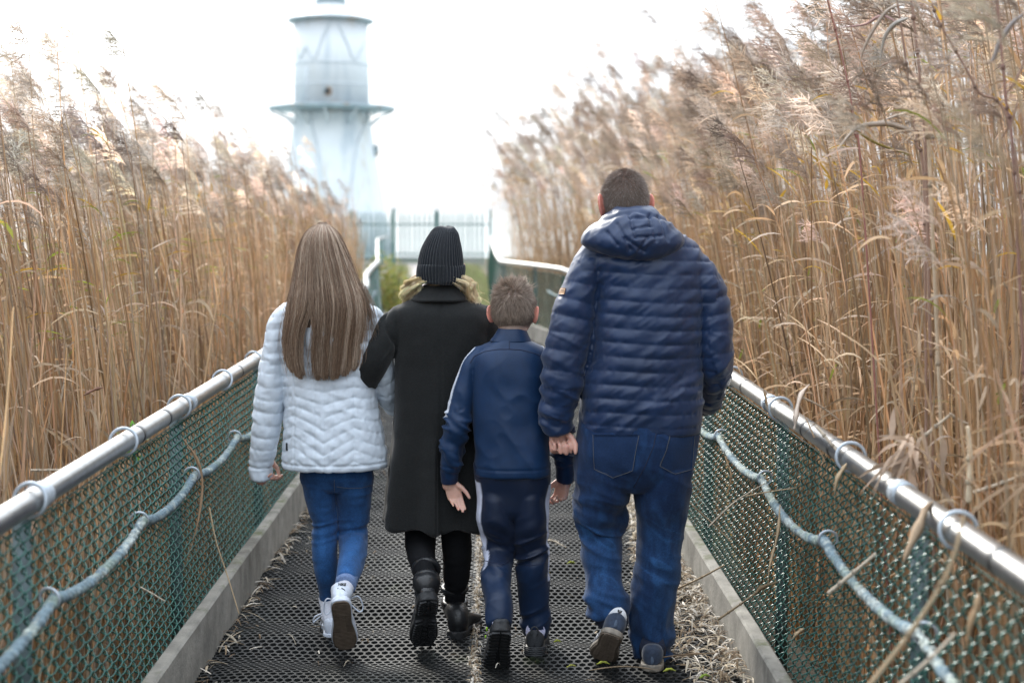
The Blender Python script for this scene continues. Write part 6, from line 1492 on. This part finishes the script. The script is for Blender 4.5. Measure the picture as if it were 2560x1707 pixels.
        st = link('shaft', make_mesh('shaft', V, f), M_black_leather, bt)
        ax = (mid[1] - mid[0]) * max(1., .03 / np.linalg.norm(mid[1] - mid[0])); pad = MB()
        for q, r, rr_ in ((-.30, .046, .011), (.05, .049, .012)):
            V, f = torus(mid[1] + ax * q, r - .004, rr_, ax, 32, 10); pad.add(V, f)
        pad.build('padded_collar', M_black_leather, st)
        lc = MB(); s = 1
        p0 = mid[1] - ax * .35 + np.array([.045, .03, 0])
        lc.add(*sweep(cr([p0, p0 + np.array([.03, .0, .02]), p0 + np.array([.04, -.01, -.02]), p0 + np.array([.015, -.01, -.035]), p0 + np.array([-.004, -.004, -.01])], 5), .0018, None, 6)); lc.build('lace', M_black_rubber, st)
        return fn
    f1 = boot(hl, to, .104, R(5), 'black leather boot lifted with its lugged sole facing back', ll, (1, 0, .05), trd, [PR(3, 1034, 1030, Y - .275), PR(3, 1033, 985, Y - .235)])
    h2 = G(*S(3, 1186, 1338)); h2[2] = 0; t2 = h2 + np.array([.075, .245, 0])
    f2 = boot(h2, t2, .10, 0, 'black leather boot standing flat on the mat', rl, (1, 0, 0), None, [PR(3, 1192, 1150, Y + .075), PR(3, 1191, 1106, Y + .07)])
    # body
    ht = P(*S(1, 985, 165), Y)
    H = Head(ht + np.array([0, .02, -.120]), .150, .188, .222, R(2), R(3))
    parts = H.parts(.5); nk = H.c + np.array([0, -.02, -.06])
    parts.append(sweep([nk, nk + np.array([0, -.012, -.06]), np.array([TR[6, 0], Y - .01, TR[14, 2]])], [.05, .05, .062], None, 22))
    T2 = TR[12:46].copy(); T2[:, 3:] *= .82; parts.append(loft_rows(T2, 40)); p2 = pv.copy(); p2[:, 3:] *= .85; parts.append(loft_rows(p2, 40))
    for pl, rd in ((lp, lr), (rp, rr)): parts.append(sweep(pl, np.minimum(rd * .58, .042), None, 16, round_end=(1, 1)))
    for pl, rd in ((lq, lqr), (rq, rqr)): parts.append(sweep(pl, np.minimum(rd * .78, .07), None, 18, round_end=(1, 1)))
    for fnx, pl in ((f1, lq), (f2, rq)): parts.append(sweep([pl[-6], pl[-1], fnx(np.array([0, .055, .07])), fnx(np.array([0, .12, .06]))], [.04, .036, .032, .026], None, 14, round_end=(1, 1)))
    parts += hand(lp[-2], (.7, .7, -.05), (.2, .0, -1), (-.6, .7, .1), .88, ((30, 35, 20),) * 4)
    parts += hand(rp[-1] + np.array([0, 0, .01]), (0, .12, -1), (-1, .1, 0), (0, 1, .1), .88, ((20, 25, 15),) * 4)
    body_object(root, parts, .0042, H, (.45, .33, .2), lambda U: sst(U[:, 2] - .65 * U[:, 1], -.5, -.3) * .9, (.62, .39, .31))
    # beanie
    br = rows_world(Y, 1, [(130, 992, 1020, .012), (131, 970, 1040, .034), (138, 953, 1052, .050), (160, 933, 1067, .066), (190, 914, 1075, .080), (235, 891, 1084, .093), (280, 878, 1090, .101), (315, 873, 1093, .104), (340, 872, 1094, .105), (380, 876, 1092, .103)], 8)
    nb = 44 * 8; th = np.linspace(0, 2 * np.pi, nb, endpoint=False)
    def ribbed(Rw, amp, nr=44):
        rings = []
        for k, q in enumerate(Rw):
            tw = .0
            a = 1 + amp * (np.abs(np.cos(nr / 2 * (th + tw))) - .6) * min(1, k / 8 + .15) + .02 * np.sin(3 * th + k * .2) * (k < 24)
            rings.append(np.stack([q[0] + q[3] * np.cos(th) * a, q[1] + q[4] * np.sin(th) * a, np.full(nb, q[2]) + .003 * np.sin(2 * th)], -1))
        return ring_mesh(np.array(rings)[:, ::-1])
    V, f = ribbed(br, .075); bn = link('beanie', make_mesh('beanie', V, f), M_knit, root)
    b2 = rows_world(Y, 1, [(316, 876, 1094, .101), (320, 869, 1099, .107), (345, 866, 1101, .109), (375, 868, 1098, .109), (398, 874, 1090, .106), (410, 884, 1080, .100)], 6)
    V, f = ribbed(b2, .06); link('turned_up_brim', make_mesh('turned_up_brim', V, f), M_knit, bn)
    # hair: loose blonde waves below the hat
    NL = 46; m_ = 44; K = 22; sl = np.where(np.arange(NL) % 2 == 0, -1, 1); mid = np.arange(NL) >= 38
    a0 = np.where(sl < 0, rng.uniform(R(150), R(250), NL), rng.uniform(R(-70), R(30), NL)); a0 = np.where(mid, rng.uniform(R(200), R(340), NL), a0)
    hc = PR(1, 985, 385, Y); start = np.stack([hc[0] + .088 * np.cos(a0), Y + .09 * np.sin(a0), np.full(NL, hc[2]) + rng.uniform(-.005, .015, NL)], -1)
    ex = np.where(sl < 0, rng.uniform(800, 885, NL), rng.uniform(1085, 1158, NL)); ez = rng.uniform(455, 520, NL); ex = np.where(mid, rng.uniform(900, 1070, NL), ex); ez = np.where(mid, rng.uniform(418, 432, NL), ez)
    endp = np.stack([PR(1, x, z, Y + y) for x, z, y in zip(ex, ez, rng.uniform(-.035, .06, NL))])
    rep = lambda q: np.repeat(q, m_, axis=0); n = NL * m_; t = np.linspace(0, 1, K)[None, :, None]
    bow = np.stack([sl * rng.uniform(.012, .030, NL), rng.uniform(-.022, .006, NL), rng.uniform(0, .018, NL)], -1) * np.where(mid, .2, 1)[:, None]
    Pt = rep(start)[:, None] * (1 - t) + rep(endp)[:, None] * t + rep(bow)[:, None] * np.sin(np.pi * t)
    ph = rep(rng.uniform(0, 6.3, NL))[:, None]; fq = rep(rng.uniform(6, 11, NL))[:, None]; am = (.003 + .012 * t[..., 0] ** 1.3) * rep(np.where(mid, .3, 1.))[:, None]
    Pt[..., 0] += am * np.sin(t[..., 0] * fq + ph); Pt[..., 1] += am * np.cos(t[..., 0] * fq + ph); Pt[..., 2] += am * .4 * np.sin(t[..., 0] * fq * 1.1 + ph * 2)
    off = rng.normal(size=(n, 1, 3)) * np.array([.0042, .0042, .003]); Pt += off * (.7 + .9 * t ** 2)
    fz = rng.random(n) < .08; Pt[fz] += rng.normal(size=(fz.sum(), 1, 3)) * .014 * t ** 1.5
    lk = rep(rng.uniform(.8, 1.2, (NL, 1))); c0 = np.array((.97, .82, .58)) * lk * (.75 + .4 * rng.random((n, 1))); V, f, C = strands(Pt, np.linspace(1, .45, K)[None] * rng.uniform(.0006, .0013, (n, 1)), c0.clip(0, .95))
    link('hair', make_mesh('hair', V, [f], True, C), M_blonde, root)
    return root

build_man(); build_boy(); build_girl(); build_woman()
